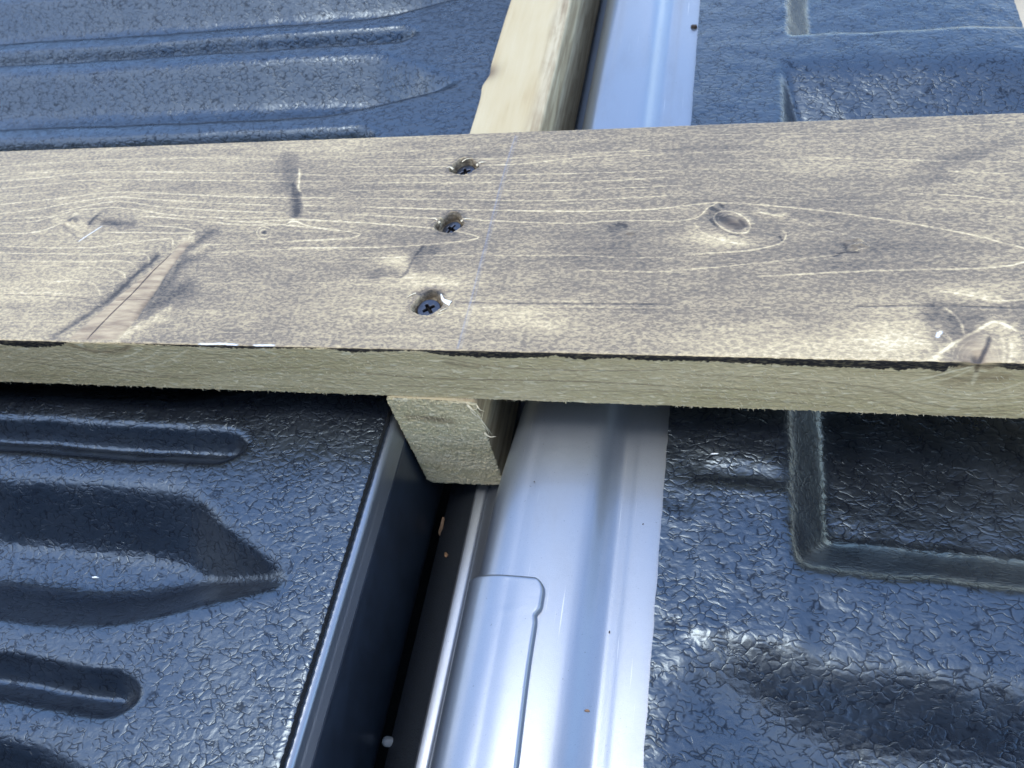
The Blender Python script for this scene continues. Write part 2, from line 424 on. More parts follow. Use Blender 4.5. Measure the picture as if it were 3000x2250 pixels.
# ------------------------------------------------------------------ traced grain, wedge-knot shadow put in as dark strokes (millimetres on the plank)
LINES= [([[-266.76, 108.6], [-248.35, 110.28], [-211.67, 112.34], [-175.6, 113.12], [-131.48, 111.95], [-88.85, 108.67]], 0.57, 0.55), ([[-259.73, 97.57], [-241.71, 99.3], [-214.84, 101.25], [-192.56, 103.89], [-162.14, 103.28], [-85.5, 98.66], [-57.2, 96.52]], 0.57, 0.75), ([[-255.94, 91.62], [-238.34, 93.73], [-203.28, 96.81], [-189.67, 98.27], [-159.47, 97.54], [-116.49, 95.24], [-56.05, 92.49]], 0.57, 0.7), ([[-252.59, 86.37], [-234.97, 88.15], [-200.16, 91.05], [-169.8, 93.77]], 0.49, 0.5), ([[-248.58, 80.08], [-231.39, 82.22], [-197.42, 85.97], [-172.72, 89.1], [-146.51, 87.77], [-112.35, 84.65], [-80.16, 82.7], [-53.02, 81.94]], 0.61, 0.8), ([[-245.01, 74.49], [-227.48, 75.76], [-206.65, 78.55], [-195.02, 81.53], [-171.08, 85.78], [-153.29, 84.2], [-118.8, 80.64], [-76.84, 77.34]], 0.57, 0.8), ([[-225.49, 72.47], [-200.91, 73.06], [-192.36, 76.61], [-177.35, 81.08], [-162.7, 82.63], [-142.4, 78.62], [-108.6, 75.05], [-75.41, 73.01]], 0.57, 0.85), ([[-241.86, 69.55], [-223.53, 69.23], [-206.2, 69.98], [-196.48, 72.97], [-185.72, 77.21], [-174.07, 78.01], [-165.87, 78.66], [-149.57, 76.18], [-131.61, 72.69], [-98.84, 70.02], [-73.82, 70.51]], 0.61, 0.8), ([[-237.07, 62.03], [-219.36, 62.32], [-201.98, 62.6], [-192.69, 66.08], [-189.34, 68.63]], 0.61, 0.8), ([[-150.37, 72.56], [-130.72, 70.63], [-105.52, 67.16], [-97.35, 66.04], [-81.91, 65.49], [-74.59, 66.04], [-71.41, 67.73], [-67.29, 66.49], [-63.02, 64.69], [-47.22, 61.7]], 0.61, 0.9), ([[-141.72, 66.28], [-128.3, 65.06], [-120.55, 63.65], [-116.53, 61.92], [-122.64, 61.12], [-142.9, 61.79], [-163.61, 62.28]], 0.61, 0.9), ([[-232.41, 54.72], [-214.36, 54.06], [-187.91, 52.84], [-163.01, 52.94], [-147.99, 55.44], [-132.94, 57.53], [-126.66, 57.66], [-124.65, 55.22], [-123.55, 52.33]], 0.57, 0.7), ([[-229.8, 50.64], [-211.74, 49.72], [-169.07, 48.79], [-141.07, 49.3], [-134.99, 48.13], [-132.17, 45.76], [-131.26, 43.42]], 0.57, 0.7), ([[-208.62, 44.57], [-166.7, 44.26], [-144.28, 44.39], [-138.65, 42.5], [-135.62, 39.71], [-135.08, 37.42]], 0.49, 0.6), ([[-164.8, 40.65], [-153.47, 40.46], [-144.72, 38.79], [-140.08, 36.49], [-138.23, 33.77]], 0.49, 0.7), ([[-176.45, 32.23], [-162.25, 32.76], [-154.65, 31.88], [-149.29, 28.75], [-145.74, 24.33]], 0.49, 0.6), ([[-154.63, 36.46], [-147.62, 35.1], [-142.49, 31.04], [-140.8, 25.26]], 0.46, 0.5), ([[-196.91, 25.2], [-172.91, 25.87], [-149.98, 24.29]], 0.38, 0.4), ([[-113.19, 53.86], [-85.46, 54.37], [-63.78, 55.55], [-45.8, 56.75]], 0.49, 0.6), ([[-110.33, 46.6], [-98.55, 49.33], [-69.55, 50.98], [-44.28, 51.43]], 0.46, 0.5), ([[-116.01, 29.86], [-91.69, 31.75], [-38.84, 32.45]], 0.38, 0.3), ([[-79.72, 102.77], [-76.57, 92.99], [-75.59, 88.76], [-73.58, 86.11]], 0.95, 0.8), ([[-72.42, 82.48], [-52.97, 81.74]], 0.49, 0.6), ([[-70.4, 77.38], [-51.58, 76.92]], 0.49, 0.7), ([[-69.12, 73.37], [-50.17, 71.98]], 0.49, 0.7), ([[-68.66, 68.46], [-48.72, 66.93]], 0.49, 0.7), ([[-77.53, 93.55], [-56.14, 92.81]], 0.49, 0.6), ([[-61.66, 112.12], [-24.83, 112.1], [10.26, 113.24], [92.15, 117.86]], 0.42, 0.35), ([[-60.19, 107.0], [-7.68, 105.58], [26.61, 105.14], [92.39, 108.54]], 0.49, 0.6), ([[-58.88, 102.43], [-6.67, 100.5]], 0.49, 0.75), ([[5.55, 100.55], [27.15, 101.28], [55.89, 104.57], [92.47, 105.32]], 0.49, 0.7), ([[-57.23, 96.68], [5.86, 94.53], [42.63, 93.99], [92.75, 94.53]], 0.49, 0.75), ([[-55.84, 91.83], [6.72, 89.68], [50.29, 88.7], [92.86, 90.44]], 0.49, 0.75), ([[-54.41, 86.84], [-7.34, 84.85], [43.78, 83.78], [92.99, 85.22]], 0.49, 0.7), ([[-52.91, 81.6], [1.2, 79.39], [44.47, 77.71], [93.15, 79.31]], 0.57, 0.8), ([[1.59, 77.32], [30.73, 75.47], [58.39, 76.35]], 0.38, 0.4), ([[-51.47, 76.58], [-12.56, 74.09], [16.94, 72.61], [52.07, 71.13], [78.83, 71.49], [93.31, 73.05]], 0.65, 0.9), ([[-50.11, 71.84], [-18.92, 69.16], [4.91, 67.5], [32.15, 65.24], [52.75, 64.4], [69.31, 65.52], [93.53, 64.61]], 0.61, 0.85), ([[-104.57, 66.62], [-72.79, 68.67], [-48.78, 67.19], [-25.34, 64.77], [-2.66, 61.94], [7.87, 59.28], [12.42, 57.6], [13.38, 56.92], [11.33, 55.81], [-1.0, 53.77], [-22.23, 52.06], [-44.35, 51.76], [-75.08, 52.0]], 0.65, 0.95), ([[-105.4, 68.75], [-84.2, 66.79], [-47.18, 61.61], [-40.73, 60.33], [-38.03, 59.3], [-40.08, 57.95], [-45.81, 56.84], [-76.27, 55.48]], 0.61, 0.9), ([[-42.65, 45.82], [-20.73, 45.92], [-6.67, 46.97], [7.36, 47.09], [15.73, 46.68], [47.96, 46.98], [61.04, 46.47], [73.89, 45.53], [94.03, 45.28]], 0.49, 0.65), ([[-2.77, 48.62], [15.54, 47.78], [27.8, 47.99]], 0.38, 0.5), ([[53.98, 39.49], [74.33, 38.64], [94.21, 38.24]], 0.57, 0.6), ([[18.95, 39.93], [34.26, 40.54]], 0.46, 0.4), ([[30.1, 24.26], [44.24, 24.09], [61.18, 24.03]], 0.46, 0.55), ([[-38.49, 31.29], [-10.24, 31.63], [23.54, 32.5]], 0.38, 0.25), ([[92.19, 116.23], [137.69, 114.89], [173.44, 113.44], [194.47, 115.72], [221.82, 117.53]], 0.57, 0.5), ([[69.21, 103.34], [92.49, 104.65], [129.91, 104.62], [165.54, 104.59], [205.97, 103.68]], 0.46, 0.5), ([[70.07, 90.35], [92.75, 94.67], [122.27, 92.92], [143.47, 90.42]], 0.46, 0.45), ([[136.95, 100.24], [178.35, 96.69], [217.29, 93.89]], 0.61, 0.65), ([[93.15, 78.95], [121.88, 77.6], [155.92, 74.56], [188.33, 73.7], [213.2, 72.54]], 0.49, 0.5), ([[88.96, 72.58], [100.51, 74.22], [107.67, 74.68], [121.76, 73.26], [142.17, 69.77], [155.26, 66.96], [174.1, 62.16], [191.96, 56.63], [203.17, 51.88], [210.2, 48.66], [211.33, 45.54], [207.53, 42.91], [201.21, 40.99], [189.31, 39.86], [171.31, 39.42], [152.78, 38.51], [133.75, 37.13], [114.27, 35.53]], 0.76, 0.85), ([[174.76, 78.16], [195.01, 76.03], [213.11, 72.05]], 0.57, 0.6), ([[183.29, 83.6], [214.53, 79.48]], 0.49, 0.5), ([[190.69, 89.88], [215.99, 87.11]], 0.57, 0.6), ([[178.33, 70.44], [211.54, 63.87]], 0.42, 0.4), ([[86.36, 64.2], [93.51, 65.11], [99.18, 66.87], [102.7, 71.2], [106.25, 74.5]], 0.57, 0.75), ([[97.81, 64.0], [100.71, 58.85], [106.3, 55.28], [113.13, 52.74], [121.21, 51.7]], 0.76, 0.5), ([[93.98, 47.04], [104.27, 47.76], [117.8, 49.02], [125.87, 51.17], [129.95, 53.55], [131.12, 57.44], [129.52, 59.44]], 0.68, 0.75), ([[121.66, 69.2], [128.47, 67.0], [131.58, 67.96]], 0.95, 0.8), ([[132.5, 65.9], [136.45, 63.81], [141.63, 61.23], [146.73, 58.7], [151.78, 56.68]], 0.68, 0.7), ([[80.49, 37.96], [94.18, 39.39], [107.67, 40.8], [120.98, 42.65], [134.12, 44.49], [150.36, 47.21], [157.58, 49.96], [159.3, 51.36], [156.07, 54.23], [152.39, 56.19]], 0.53, 0.7), ([[177.82, 29.88], [187.42, 27.85], [193.95, 25.84], [199.53, 25.41], [204.36, 26.36]], 0.76, 0.7), ([[173.88, 1.35], [180.27, 7.09], [184.68, 10.45], [188.41, 12.88], [191.62, 15.46], [194.03, 16.54], [196.6, 15.4], [199.47, 13.11]], 1.14, 0.95), ([[179.68, 22.37], [182.64, 19.15], [184.01, 15.16], [184.08, 12.0], [184.58, 9.83]], 0.95, 0.85), ([[177.43, 12.65], [179.13, 10.71], [180.27, 7.09]], 0.76, 0.6), ([[169.69, 7.75], [174.15, 3.25]], 0.57, 0.35), ([[194.65, 10.68], [194.79, 5.34], [193.17, -0.67]], 1.14, 0.4), ([[197.12, 10.74], [196.69, 5.39], [195.05, -0.61]], 1.14, 0.35), ([[188.57, 0.67], [188.6, 1.87], [188.3, 2.88], [187.71, 3.55], [186.91, 3.76], [186.03, 3.5], [185.21, 2.79], [184.56, 1.75], [184.2, 0.53]], 0.42, 0.3), ([[189.76, 0.7], [189.82, 2.56], [189.36, 4.14], [188.44, 5.18], [187.2, 5.52], [185.83, 5.11], [184.55, 4.0], [183.56, 2.38], [183.0, 0.5]], 0.42, 0.45), ([[191.01, 0.74], [191.1, 3.29], [190.47, 5.46], [189.21, 6.9], [187.5, 7.37], [185.62, 6.8], [183.86, 5.28], [182.49, 3.05], [181.74, 0.46]], 0.42, 0.4), ([[192.36, 0.78], [192.49, 4.09], [191.68, 6.9], [190.05, 8.78], [187.84, 9.4], [185.39, 8.66], [183.1, 6.68], [181.34, 3.77], [180.36, 0.41]], 0.42, 0.5), ([[193.87, 0.83], [194.05, 4.98], [193.05, 8.52], [191.0, 10.9], [188.21, 11.69], [185.13, 10.76], [182.25, 8.26], [180.03, 4.59], [178.82, 0.37]], 0.42, 0.35), ([[118.42, 60.17], [117.44, 58.58], [115.64, 57.77], [113.29, 57.85], [110.73, 58.83], [108.34, 60.56], [106.48, 62.79], [105.45, 65.2], [105.42, 67.4], [106.4, 69.05], [108.25, 69.89], [110.67, 69.78], [113.29, 68.75], [115.68, 66.96], [117.48, 64.7], [118.44, 62.32], [118.42, 60.17]], 0.57, 0.8), ([[117.02, 60.95], [116.3, 59.87], [114.92, 59.37], [113.11, 59.53], [111.12, 60.33], [109.24, 61.66], [107.78, 63.31], [106.94, 65.04], [106.88, 66.59], [107.61, 67.7], [109.01, 68.21], [110.86, 68.03], [112.89, 67.2], [114.76, 65.84], [116.2, 64.18], [116.99, 62.46], [117.02, 60.95]], 0.57, 0.35), ([[114.91, 62.13], [114.49, 61.53], [113.71, 61.26], [112.66, 61.37], [111.51, 61.85], [110.42, 62.61], [109.58, 63.55], [109.1, 64.52], [109.06, 65.38], [109.47, 65.99], [110.27, 66.26], [111.33, 66.14], [112.49, 65.66], [113.57, 64.89], [114.41, 63.95], [114.88, 62.98], [114.91, 62.13]], 0.57, 0.3), ([[-79.13, 59.85], [-79.51, 58.26], [-80.78, 57.41], [-82.57, 57.53], [-84.42, 58.59], [-85.82, 60.32], [-86.38, 62.23], [-85.93, 63.81], [-84.6, 64.6], [-82.75, 64.39], [-80.91, 63.24]], 0.49, 0.8), ([[-80.83, 60.43], [-81.07, 59.68], [-81.76, 59.28], [-82.72, 59.34], [-83.69, 59.84], [-84.39, 60.66], [-84.65, 61.57], [-84.37, 62.31], [-83.65, 62.68], [-82.67, 62.58], [-81.71, 62.04]], 0.49, 0.9)]
DARK= [([[-76.25, 87.22], [-74.55, 81.53], [-72.27, 75.42], [-70.21, 70.93]], 3.04, 0.9), ([[-79.37, 92.03], [-76.37, 85.68]], 1.52, 0.5), ([[-89.14, 113.18], [-84.18, 101.86], [-79.77, 92.05]], 4.94, 0.3), ([[-82.9, 61.45], [-82.26, 60.48]], 1.14, 0.9), ([[-184.97, 70.12], [-183.65, 71.66], [-181.08, 70.04]], 1.71, 0.7), ([[-173.71, 67.32], [-172.44, 71.44], [-170.88, 75.08]], 1.33, 0.75), ([[-167.97, 69.29], [-160.59, 67.92], [-148.54, 66.9]], 2.28, 0.5), ([[-181.79, 63.35], [-174.01, 58.19]], 0.57, 0.3), ([[-187.47, 67.56], [-181.79, 63.35]], 0.95, 0.4), ([[-157.23, 1.79], [-150.26, 10.03], [-142.73, 19.12], [-137.89, 27.94], [-134.82, 36.05], [-130.83, 42.49], [-128.34, 49.04]], 1.52, 0.55), ([[-140.71, 1.13], [-135.88, 14.5], [-130.61, 27.11], [-127.19, 37.89], [-122.88, 49.01]], 0.42, 0.95), ([[-122.7, 13.46], [-119.96, 21.98], [-117.93, 32.51], [-116.2, 42.46], [-115.14, 48.96]], 3.42, 0.55), ([[-121.66, 15.99], [-114.07, 23.77], [-106.72, 32.56]], 4.18, 0.4), ([[-115.76, 52.27], [-112.12, 56.53], [-108.65, 61.32]], 2.66, 0.4), ([[-138.16, 22.21], [-117.31, 22.7]], 0.38, 0.4), ([[-196.75, 24.93], [-171.91, 24.07], [-147.54, 22.55]], 0.38, 0.45), ([[68.79, 63.65], [70.64, 63.43], [72.19, 61.73]], 0.95, 0.8), ([[65.7, 60.91], [68.87, 62.53]], 1.9, 0.35), ([[-8.41, 53.36], [-10.9, 46.81], [-11.98, 42.21], [-12.7, 37.67], [-15.12, 34.53]], 0.95, 0.6), ([[-11.4, 45.88], [-8.46, 48.66], [-3.06, 50.02]], 3.42, 0.35), ([[-26.91, 36.29], [-21.77, 38.56], [-15.87, 37.66]], 3.42, 0.4), ([[-10.98, 44.04], [-7.84, 39.48]], 3.8, 0.3), ([[8.66, 22.85], [31.67, 22.46], [63.15, 22.68], [94.61, 22.83]], 0.49, 0.7), ([[44.74, 20.18], [87.44, 20.38]], 0.38, 0.35), ([[106.62, 67.45], [109.77, 64.3], [114.6, 61.17]], 2.85, 0.85), ([[114.64, 64.72], [116.67, 61.64]], 1.52, 0.7), ([[104.11, 72.22], [106.97, 69.53]], 1.33, 0.8), ([[108.03, 73.18], [108.74, 72.11]], 0.95, 0.7), ([[103.45, 65.96], [106.28, 61.81], [111.12, 57.71], [115.23, 57.16]], 0.76, 0.7), ([[140.97, 61.24], [145.49, 59.69], [149.91, 57.68]], 0.57, 0.6), ([[146.43, 45.83], [151.04, 47.67], [155.81, 47.83]], 0.67, 0.85), ([[150.78, 52.38], [151.71, 48.13]], 1.14, 0.6), ([[128.74, 56.49], [129.95, 53.55]], 0.57, 0.6), ([[151.37, 22.4], [175.15, 23.13], [203.62, 22.53]], 0.49, 0.7), ([[172.31, 23.76], [183.73, 22.59]], 0.76, 0.5), ([[191.46, 10.61], [190.31, 7.12], [188.53, 3.66], [186.93, 0.62], [186.19, -1.26]], 0.95, 0.85), ([[186.2, 2.09], [185.96, -2.0]], 2.66, 0.8), ([[174.49, 18.2], [179.2, 19.09], [182.15, 15.92], [183.56, 10.43]], 6.84, 0.5), ([[173.62, 11.77], [177.71, 8.73], [180.94, 4.2]], 5.32, 0.35), ([[181.06, 4.97], [182.87, -1.0]], 4.56, 0.35), ([[185.68, 16.78], [190.32, 17.67]], 4.56, 0.3), ([[177.29, 88.05], [186.4, 91.98], [194.88, 95.96], [205.5, 100.93], [218.3, 106.93]], 4.94, 0.32), ([[180.04, 83.71], [190.82, 90.73]], 5.7, 0.2)]
ACCENT_L= [([[-126.88, 1.46], [-121.26, 7.27], [-114.3, 12.76], [-109.28, 19.55]], 2.66, 0.75), ([[-119.97, 6.07], [-114.45, 9.87], [-107.63, 12.47]], 1.33, 0.6), ([[-119.93, 56.61], [-117.99, 57.56], [-115.63, 56.57]], 3.04, 0.95), ([[-115.11, 47.09], [-111.88, 50.35], [-108.24, 52.68]], 2.66, 0.5), ([[-117.42, 47.1], [-117.65, 37.9], [-118.25, 29.84], [-119.57, 21.13], [-122.35, 14.3]], 1.52, 0.6), ([[-195.31, 72.42], [-184.87, 67.51], [-173.28, 63.22]], 1.9, 0.5), ([[-185.34, 74.86], [-181.36, 70.57], [-172.65, 65.25]], 1.71, 0.6), ([[-175.14, 76.76], [-170.08, 73.49]], 1.52, 0.55), ([[-72.04, 68.52], [-69.96, 65.58]], 2.28, 0.8), ([[-74.31, 87.16], [-76.96, 93.01], [-78.66, 99.47]], 1.52, 0.6), ([[-72.36, 83.5], [-69.2, 78.35], [-68.86, 71.39]], 1.52, 0.4), ([[-165.44, 32.74], [-176.19, 31.77]], 0.76, 0.4), ([[-133.76, 47.18], [-130.83, 42.49], [-132.66, 39.71]], 0.95, 0.5), ([[-129.84, 52.38], [-127.53, 48.09]], 0.95, 0.5), ([[-141.14, 37.87], [-138.17, 33.31]], 1.14, 0.5), ([[107.67, 67.43], [111.9, 68.9], [116.75, 66.21], [119.44, 62.6]], 1.71, 0.8), ([[106.28, 62.83], [110.44, 58.22], [115.92, 57.64], [117.32, 59.62]], 1.52, 0.75), ([[97.85, 61.94], [104.22, 55.8], [114.49, 52.73]], 4.94, 0.45), ([[103.4, 72.24], [106.25, 73.23]], 1.52, 0.6), ([[120.29, 69.75], [126.42, 67.05], [131.92, 67.95]], 2.28, 0.55), ([[191.53, 14.91], [193.99, 16.3], [196.53, 15.01], [197.28, 13.07]], 2.85, 0.5), ([[172.06, 0.16], [175.82, 3.3], [180.91, 7.65]], 2.09, 0.7), ([[183.1, 29.92], [190.87, 27.88], [198.49, 25.89]], 2.28, 0.4), ([[169.29, 23.06], [170.23, 16.5], [172.88, 6.28]], 4.94, 0.4), ([[175.66, 14.2], [182.23, 24.05]], 2.28, 0.3), ([[199.25, 17.82], [199.47, 13.11], [196.8, 1.66]], 1.9, 0.4), ([[-20.54, 42.22], [-17.18, 43.13], [-13.47, 39.47]], 4.56, 0.55), ([[-14.31, 34.08], [-9.33, 36.78]], 3.04, 0.5), ([[-9.02, 32.34], [0.45, 33.26], [10.15, 32.43]], 2.66, 0.35), ([[41.29, 12.92], [46.97, 12.24], [49.81, 9.19]], 1.9, 0.35)]
ACCENT_D= [([[-121.79, 13.89], [-118.8, 19.43], [-117.51, 29.85], [-116.56, 41.54]], 5.7, 0.6), ([[-118.03, 17.74], [-111.11, 22.08], [-103.42, 28.19]], 6.46, 0.55), ([[-115.54, 49.9], [-112.12, 56.53], [-108.26, 62.29]], 4.56, 0.55), ([[-113.17, 44.3], [-108.23, 47.06], [-104.04, 49.83]], 3.04, 0.6), ([[-156.57, 1.97], [-150.48, 10.45], [-143.38, 20.41]], 3.8, 0.45), ([[-143.38, 20.41], [-138.32, 28.82], [-135.25, 36.96], [-131.82, 42.95], [-129.34, 49.52]], 3.42, 0.8), ([[-75.9, 85.66], [-73.25, 78.45], [-70.69, 72.41]], 3.04, 0.5), ([[-87.63, 108.62], [-82.78, 96.4], [-79.12, 88.88]], 7.6, 0.35), ([[-173.71, 67.32], [-171.9, 70.39]], 3.04, 0.5), ([[-167.12, 69.27], [-156.84, 67.04]], 3.04, 0.45), ([[108.73, 65.86], [112.2, 63.23], [115.63, 61.15]], 8.36, 0.85), ([[99.25, 62.95], [102.1, 59.84], [105.6, 56.28]], 3.42, 0.4), ([[119.41, 61.59], [123.51, 61.53], [128.1, 57.48]], 5.7, 0.4), ([[173.91, 18.19], [178.28, 16.65], [182.56, 11.18]], 13.3, 0.6), ([[173.76, 8.63], [178.16, 4.12]], 7.6, 0.5), ([[182.48, 3.49], [181.12, -1.79]], 5.32, 0.6), ([[186.68, 16.0], [191.44, 17.69]], 8.36, 0.45), ([[200.8, 20.24], [202.88, 18.68]], 9.5, 0.6), ([[103.44, 67.51], [105.18, 72.19], [108.39, 72.96]], 1.9, 0.8), ([[-10.77, 43.12], [-8.96, 47.73], [-4.48, 50.03]], 6.46, 0.35), ([[-25.6, 36.74], [-19.75, 39.02], [-14.84, 36.32]], 4.94, 0.5), ([[66.36, 60.9], [70.17, 62.69]], 3.42, 0.5)]
CHALK= [[19.55, 119.67], [18.95, 113.94], [17.86, 94.08], [17.34, 72.4], [17.06, 55.0], [16.65, 39.48], [16.41, 23.94], [15.91, 12.44], [15.51, 1.03]]
BLOBS= [(-214.84, 101.25, 80.6, 37.9, 0.03), (-162.95, 105.03, 60.0, 24.3, 0.04), (-174.42, 28.57, 39.2, 23.8, 0.16), (-83.48, 29.2, 48.5, 22.4, -0.02), (8.31, 80.74, 63.4, 27.2, -0.06), (-14.84, 51.52, 35.3, 13.6, -0.05), (-41.63, 42.25, 36.0, 19.4, -0.03), (13.97, 12.4, 56.0, 10.7, 0.1), (42.22, 15.32, 16.1, 4.8, 0.12), (-19.1, 42.22, 8.5, 5.6, 0.2), (-7.14, 33.23, 19.1, 5.3, 0.12), (61.66, 39.49, 26.2, 13.2, -0.1), (73.26, 55.31, 19.1, 11.1, -0.12), (118.55, 88.03, 61.8, 29.1, -0.08), (147.14, 46.76, 43.2, 19.3, -0.1), (201.95, 79.88, 30.6, 26.6, 0.0), (165.1, 12.38, 14.9, 11.5, 0.28), (187.62, 29.11, 19.9, 5.1, 0.22), (138.01, 3.79, 45.8, 8.0, 0.16), (107.67, 24.0, 43.9, 11.7, -0.05), (194.24, 14.57, 5.0, 4.8, 0.14), (116.72, 64.68, 17.7, 6.2, 0.08), (107.67, 53.78, 13.6, 4.0, 0.14), (161.2, 60.91, 25.2, 15.0, -0.05), (194.11, 4.57, 9.7, 9.2, 0.05), (174.03, 118.74, 60.1, 4.8, -0.08), (40.36, 113.97, 64.1, 8.0, -0.06), (-63.04, 116.96, 21.1, 15.0, 0.14)]
KNOT= [[-149.41, 1.32], [-141.44, 16.55], [-132.35, 32.44], [-122.31, 49.47], [-120.34, 57.59], [-116.03, 57.54], [-116.54, 52.28], [-118.16, 45.24], [-120.27, 36.08], [-121.13, 24.57], [-122.7, 13.46], [-124.7, 6.79], [-126.51, 1.47]]
FRONT= [([[-192.12, 18.14], [-170.81, 14.46], [-142.44, 10.0], [-120.9, 7.59], [-98.46, 7.58]], 0.4, -0.35), ([[-149.74, 29.54], [-145.08, 26.52], [-137.33, 24.67], [-127.49, 26.09], [-120.23, 29.48]], 2.0, -0.5), ([[-152.08, 24.12], [-143.42, 20.09], [-131.01, 20.59], [-119.91, 25.31], [-115.71, 28.6]], 0.5, 0.6), ([[-148.91, 16.53], [-133.91, 16.06], [-118.07, 21.11], [-108.59, 27.29]], 0.5, 0.55), ([[-140.13, 13.54], [-125.18, 13.09], [-107.49, 20.46], [-95.54, 27.76]], 0.5, 0.5), ([[-133.08, 14.98], [-119.86, 9.37], [-104.8, 9.54], [-80.72, 14.04], [-58.35, 17.23], [-34.24, 17.79]], 0.44, -0.35), ([[-157.63, 21.73], [-146.52, 15.51], [-133.73, 11.56], [-123.05, 10.35]], 0.44, -0.4), ([[-98.04, 21.91], [-68.96, 24.11], [-31.83, 24.57]], 0.4, -0.25), ([[-199.98, 8.46], [-161.22, 5.56], [-130.99, 3.56]], 0.4, -0.25), ([[-188.35, 22.79], [-175.5, 18.81], [-160.93, 17.15]], 0.4, -0.3), ([[-34.88, 15.96], [-1.05, 13.12], [25.69, 13.38], [57.72, 13.96], [95.52, 12.79]], 0.5, -0.45), ([[8.9, 26.5], [27.27, 22.06], [58.34, 20.86], [95.34, 23.08]], 0.44, -0.4), ([[8.4, 24.4], [18.19, 21.66], [24.69, 21.94]], 1.2, -0.3), ([[-37.8, 7.76], [4.3, 7.15], [24.46, 6.57]], 0.4, -0.3), ([[44.34, 7.71], [95.58, 9.04]], 0.4, -0.3), ([[95.39, 20.22], [127.16, 19.54], [158.19, 15.57], [174.9, 7.38], [190.35, 4.89], [206.77, 8.32]], 0.44, -0.35), ([[95.51, 13.24], [134.44, 10.74], [159.76, 7.58], [179.57, 0.53], [208.64, 2.63]], 0.44, -0.35), ([[95.63, 5.97], [128.68, 5.59], [154.54, 2.43]], 0.4, -0.3), ([[169.11, 19.49], [179.05, 25.34], [185.7, 29.26]], 0.6, 0.7), ([[172.49, 17.48], [180.85, 22.79], [185.6, 27.72]], 0.48, 0.5), ([[175.14, 23.04], [180.7, 27.5]], 1.6, -0.35), ([[180.43, 28.52], [186.78, 29.31], [191.21, 29.0]], 2.4, -0.55), ([[180.44, 20.09], [188.71, 22.66], [196.15, 23.56]], 4.4, -0.4), ([[187.97, 19.41], [187.59, 23.66], [186.95, 27.78]], 0.8, 0.5), ([[186.49, 30.31], [187.27, 25.74]], 0.8, -0.9), ([[177.05, 17.73], [186.54, 14.39], [195.31, 15.46], [202.51, 21.26]], 0.52, 0.5), ([[176.15, 14.34], [188.6, 11.14], [199.64, 12.39], [204.6, 14.91]], 0.48, 0.45), ([[173.81, 11.94], [189.7, 7.19], [206.22, 9.99]], 0.44, 0.4), ([[174.62, 8.53], [193.72, 3.34], [207.69, 5.5]], 0.44, -0.3)]
BAND= [[-213.71, 26.48], [-184.02, 28.11], [-171.67, 26.32], [-154.76, 27.84], [-147.97, 31.14], [-118.07, 30.89], [-110.07, 30.26], [-91.85, 29.68], [-72.01, 29.19], [-52.15, 29.88], [-36.6, 30.72], [-26.17, 28.51], [-0.1, 30.32], [11.73, 27.96], [27.28, 27.17], [41.04, 27.72], [51.27, 29.22], [60.98, 27.42], [72.44, 28.97], [83.56, 27.81], [96.09, 28.32], [108.38, 28.04], [120.48, 27.5], [135.33, 26.84], [151.22, 26.77], [158.45, 26.06], [161.82, 26.73], [164.18, 25.55], [169.96, 27.61], [173.6, 26.76], [176.63, 25.63], [178.66, 26.23], [178.54, 28.75], [186.5, 29.11], [191.89, 28.85], [196.17, 27.8], [206.95, 26.81]]


# ------------------------------------------------------------------ ground
gs = 400.0
gd = mesh_from('ground', [(-gs, -gs, -.85), (gs, -gs, -.85), (gs, gs, -.85), (-gs, gs, -.85)], [(0, 1, 2, 3)], M_CONC, smooth=False)
gd['kind'] = 'structure'

# ------------------------------------------------------------------ truck: left liner
ZL = -.018
def ramp01(t):
    """soft-shouldered linear ramp 0..1"""
    k = .16
    t = np.clip(t, -k, 1 + k)
    lo = np.where(t < k, (t + k) ** 2 / (4 * k), t)
    return np.where(lo > 1 - k, 1 - (1 + k - t) ** 2 / (4 * k), lo)
def smin(a, b, k=.22):
    h = np.clip(.5 + .5 * (b - a) / k, 0, 1)
    return b * (1 - h) + a * h - k * h * (1 - h)
def blur(Z, r, n=2):
    for _ in range(n):
        for ax in (0, 1):
            P = np.concatenate([np.repeat(np.take(Z, [0], ax), r, ax), Z, np.repeat(np.take(Z, [-1], ax), r, ax)], ax)
            c = np.cumsum(np.concatenate([np.zeros_like(np.take(P, [0], ax)), P], ax), ax)
            k = Z.shape[ax]
            Z = (np.take(c, np.arange(2 * r + 1, 2 * r + 1 + k), ax) - np.take(c, np.arange(k), ax)) / (2 * r + 1)
    return Z
def left_height(X, Y):
    Yr = Y - (X + .16) * math.tan(R(1.2))
    wob = .0022 * (fbm(X * 45, Y * 45, 23, 2) - .5)
    Yr = Yr + wob; X = X + wob
    h = np.zeros_like(X)
    sl = np.log1p(np.exp(np.clip((X + .203) / .006, -30, 30))) * .006 / (.203 - .1435)
    for k in range(-3, 10):
        y0 = .103 * k
        yu = y0 + .1215 - .0350 * sl
        yl = y0 + .0605 + .0255 * np.log1p(np.exp(np.clip((X + .218) / .009, -30, 30))) * .009 / (.218 - .1435)
        g1 = ramp01((yu - Yr) / .0245); g2 = ramp01((Yr - yl) / .0215)
        h -= .0235 * np.clip(smin(g1, g2, .3), 0, 1)
        e = np.clip((X + .200) / .014, 0, 1) ** 2
        yu = y0 + .1505 - .0055 * e; yl = y0 + .1345 + .0080 * e
        g1 = ramp01((yu - Yr) / .0072); g2 = ramp01((Yr - yl) / .0080)
        h -= .0115 * np.clip(smin(g1, g2, .3), 0, 1) * np.clip((-.182 - X) / .008, 0, 1)
    h += .0012 * (fbm(X * 14 + 9, Y * 14, 3, 3) - .5) + .00020 * (fbm(X * 120, Y * 170, 8, 2) - .5)
    return h
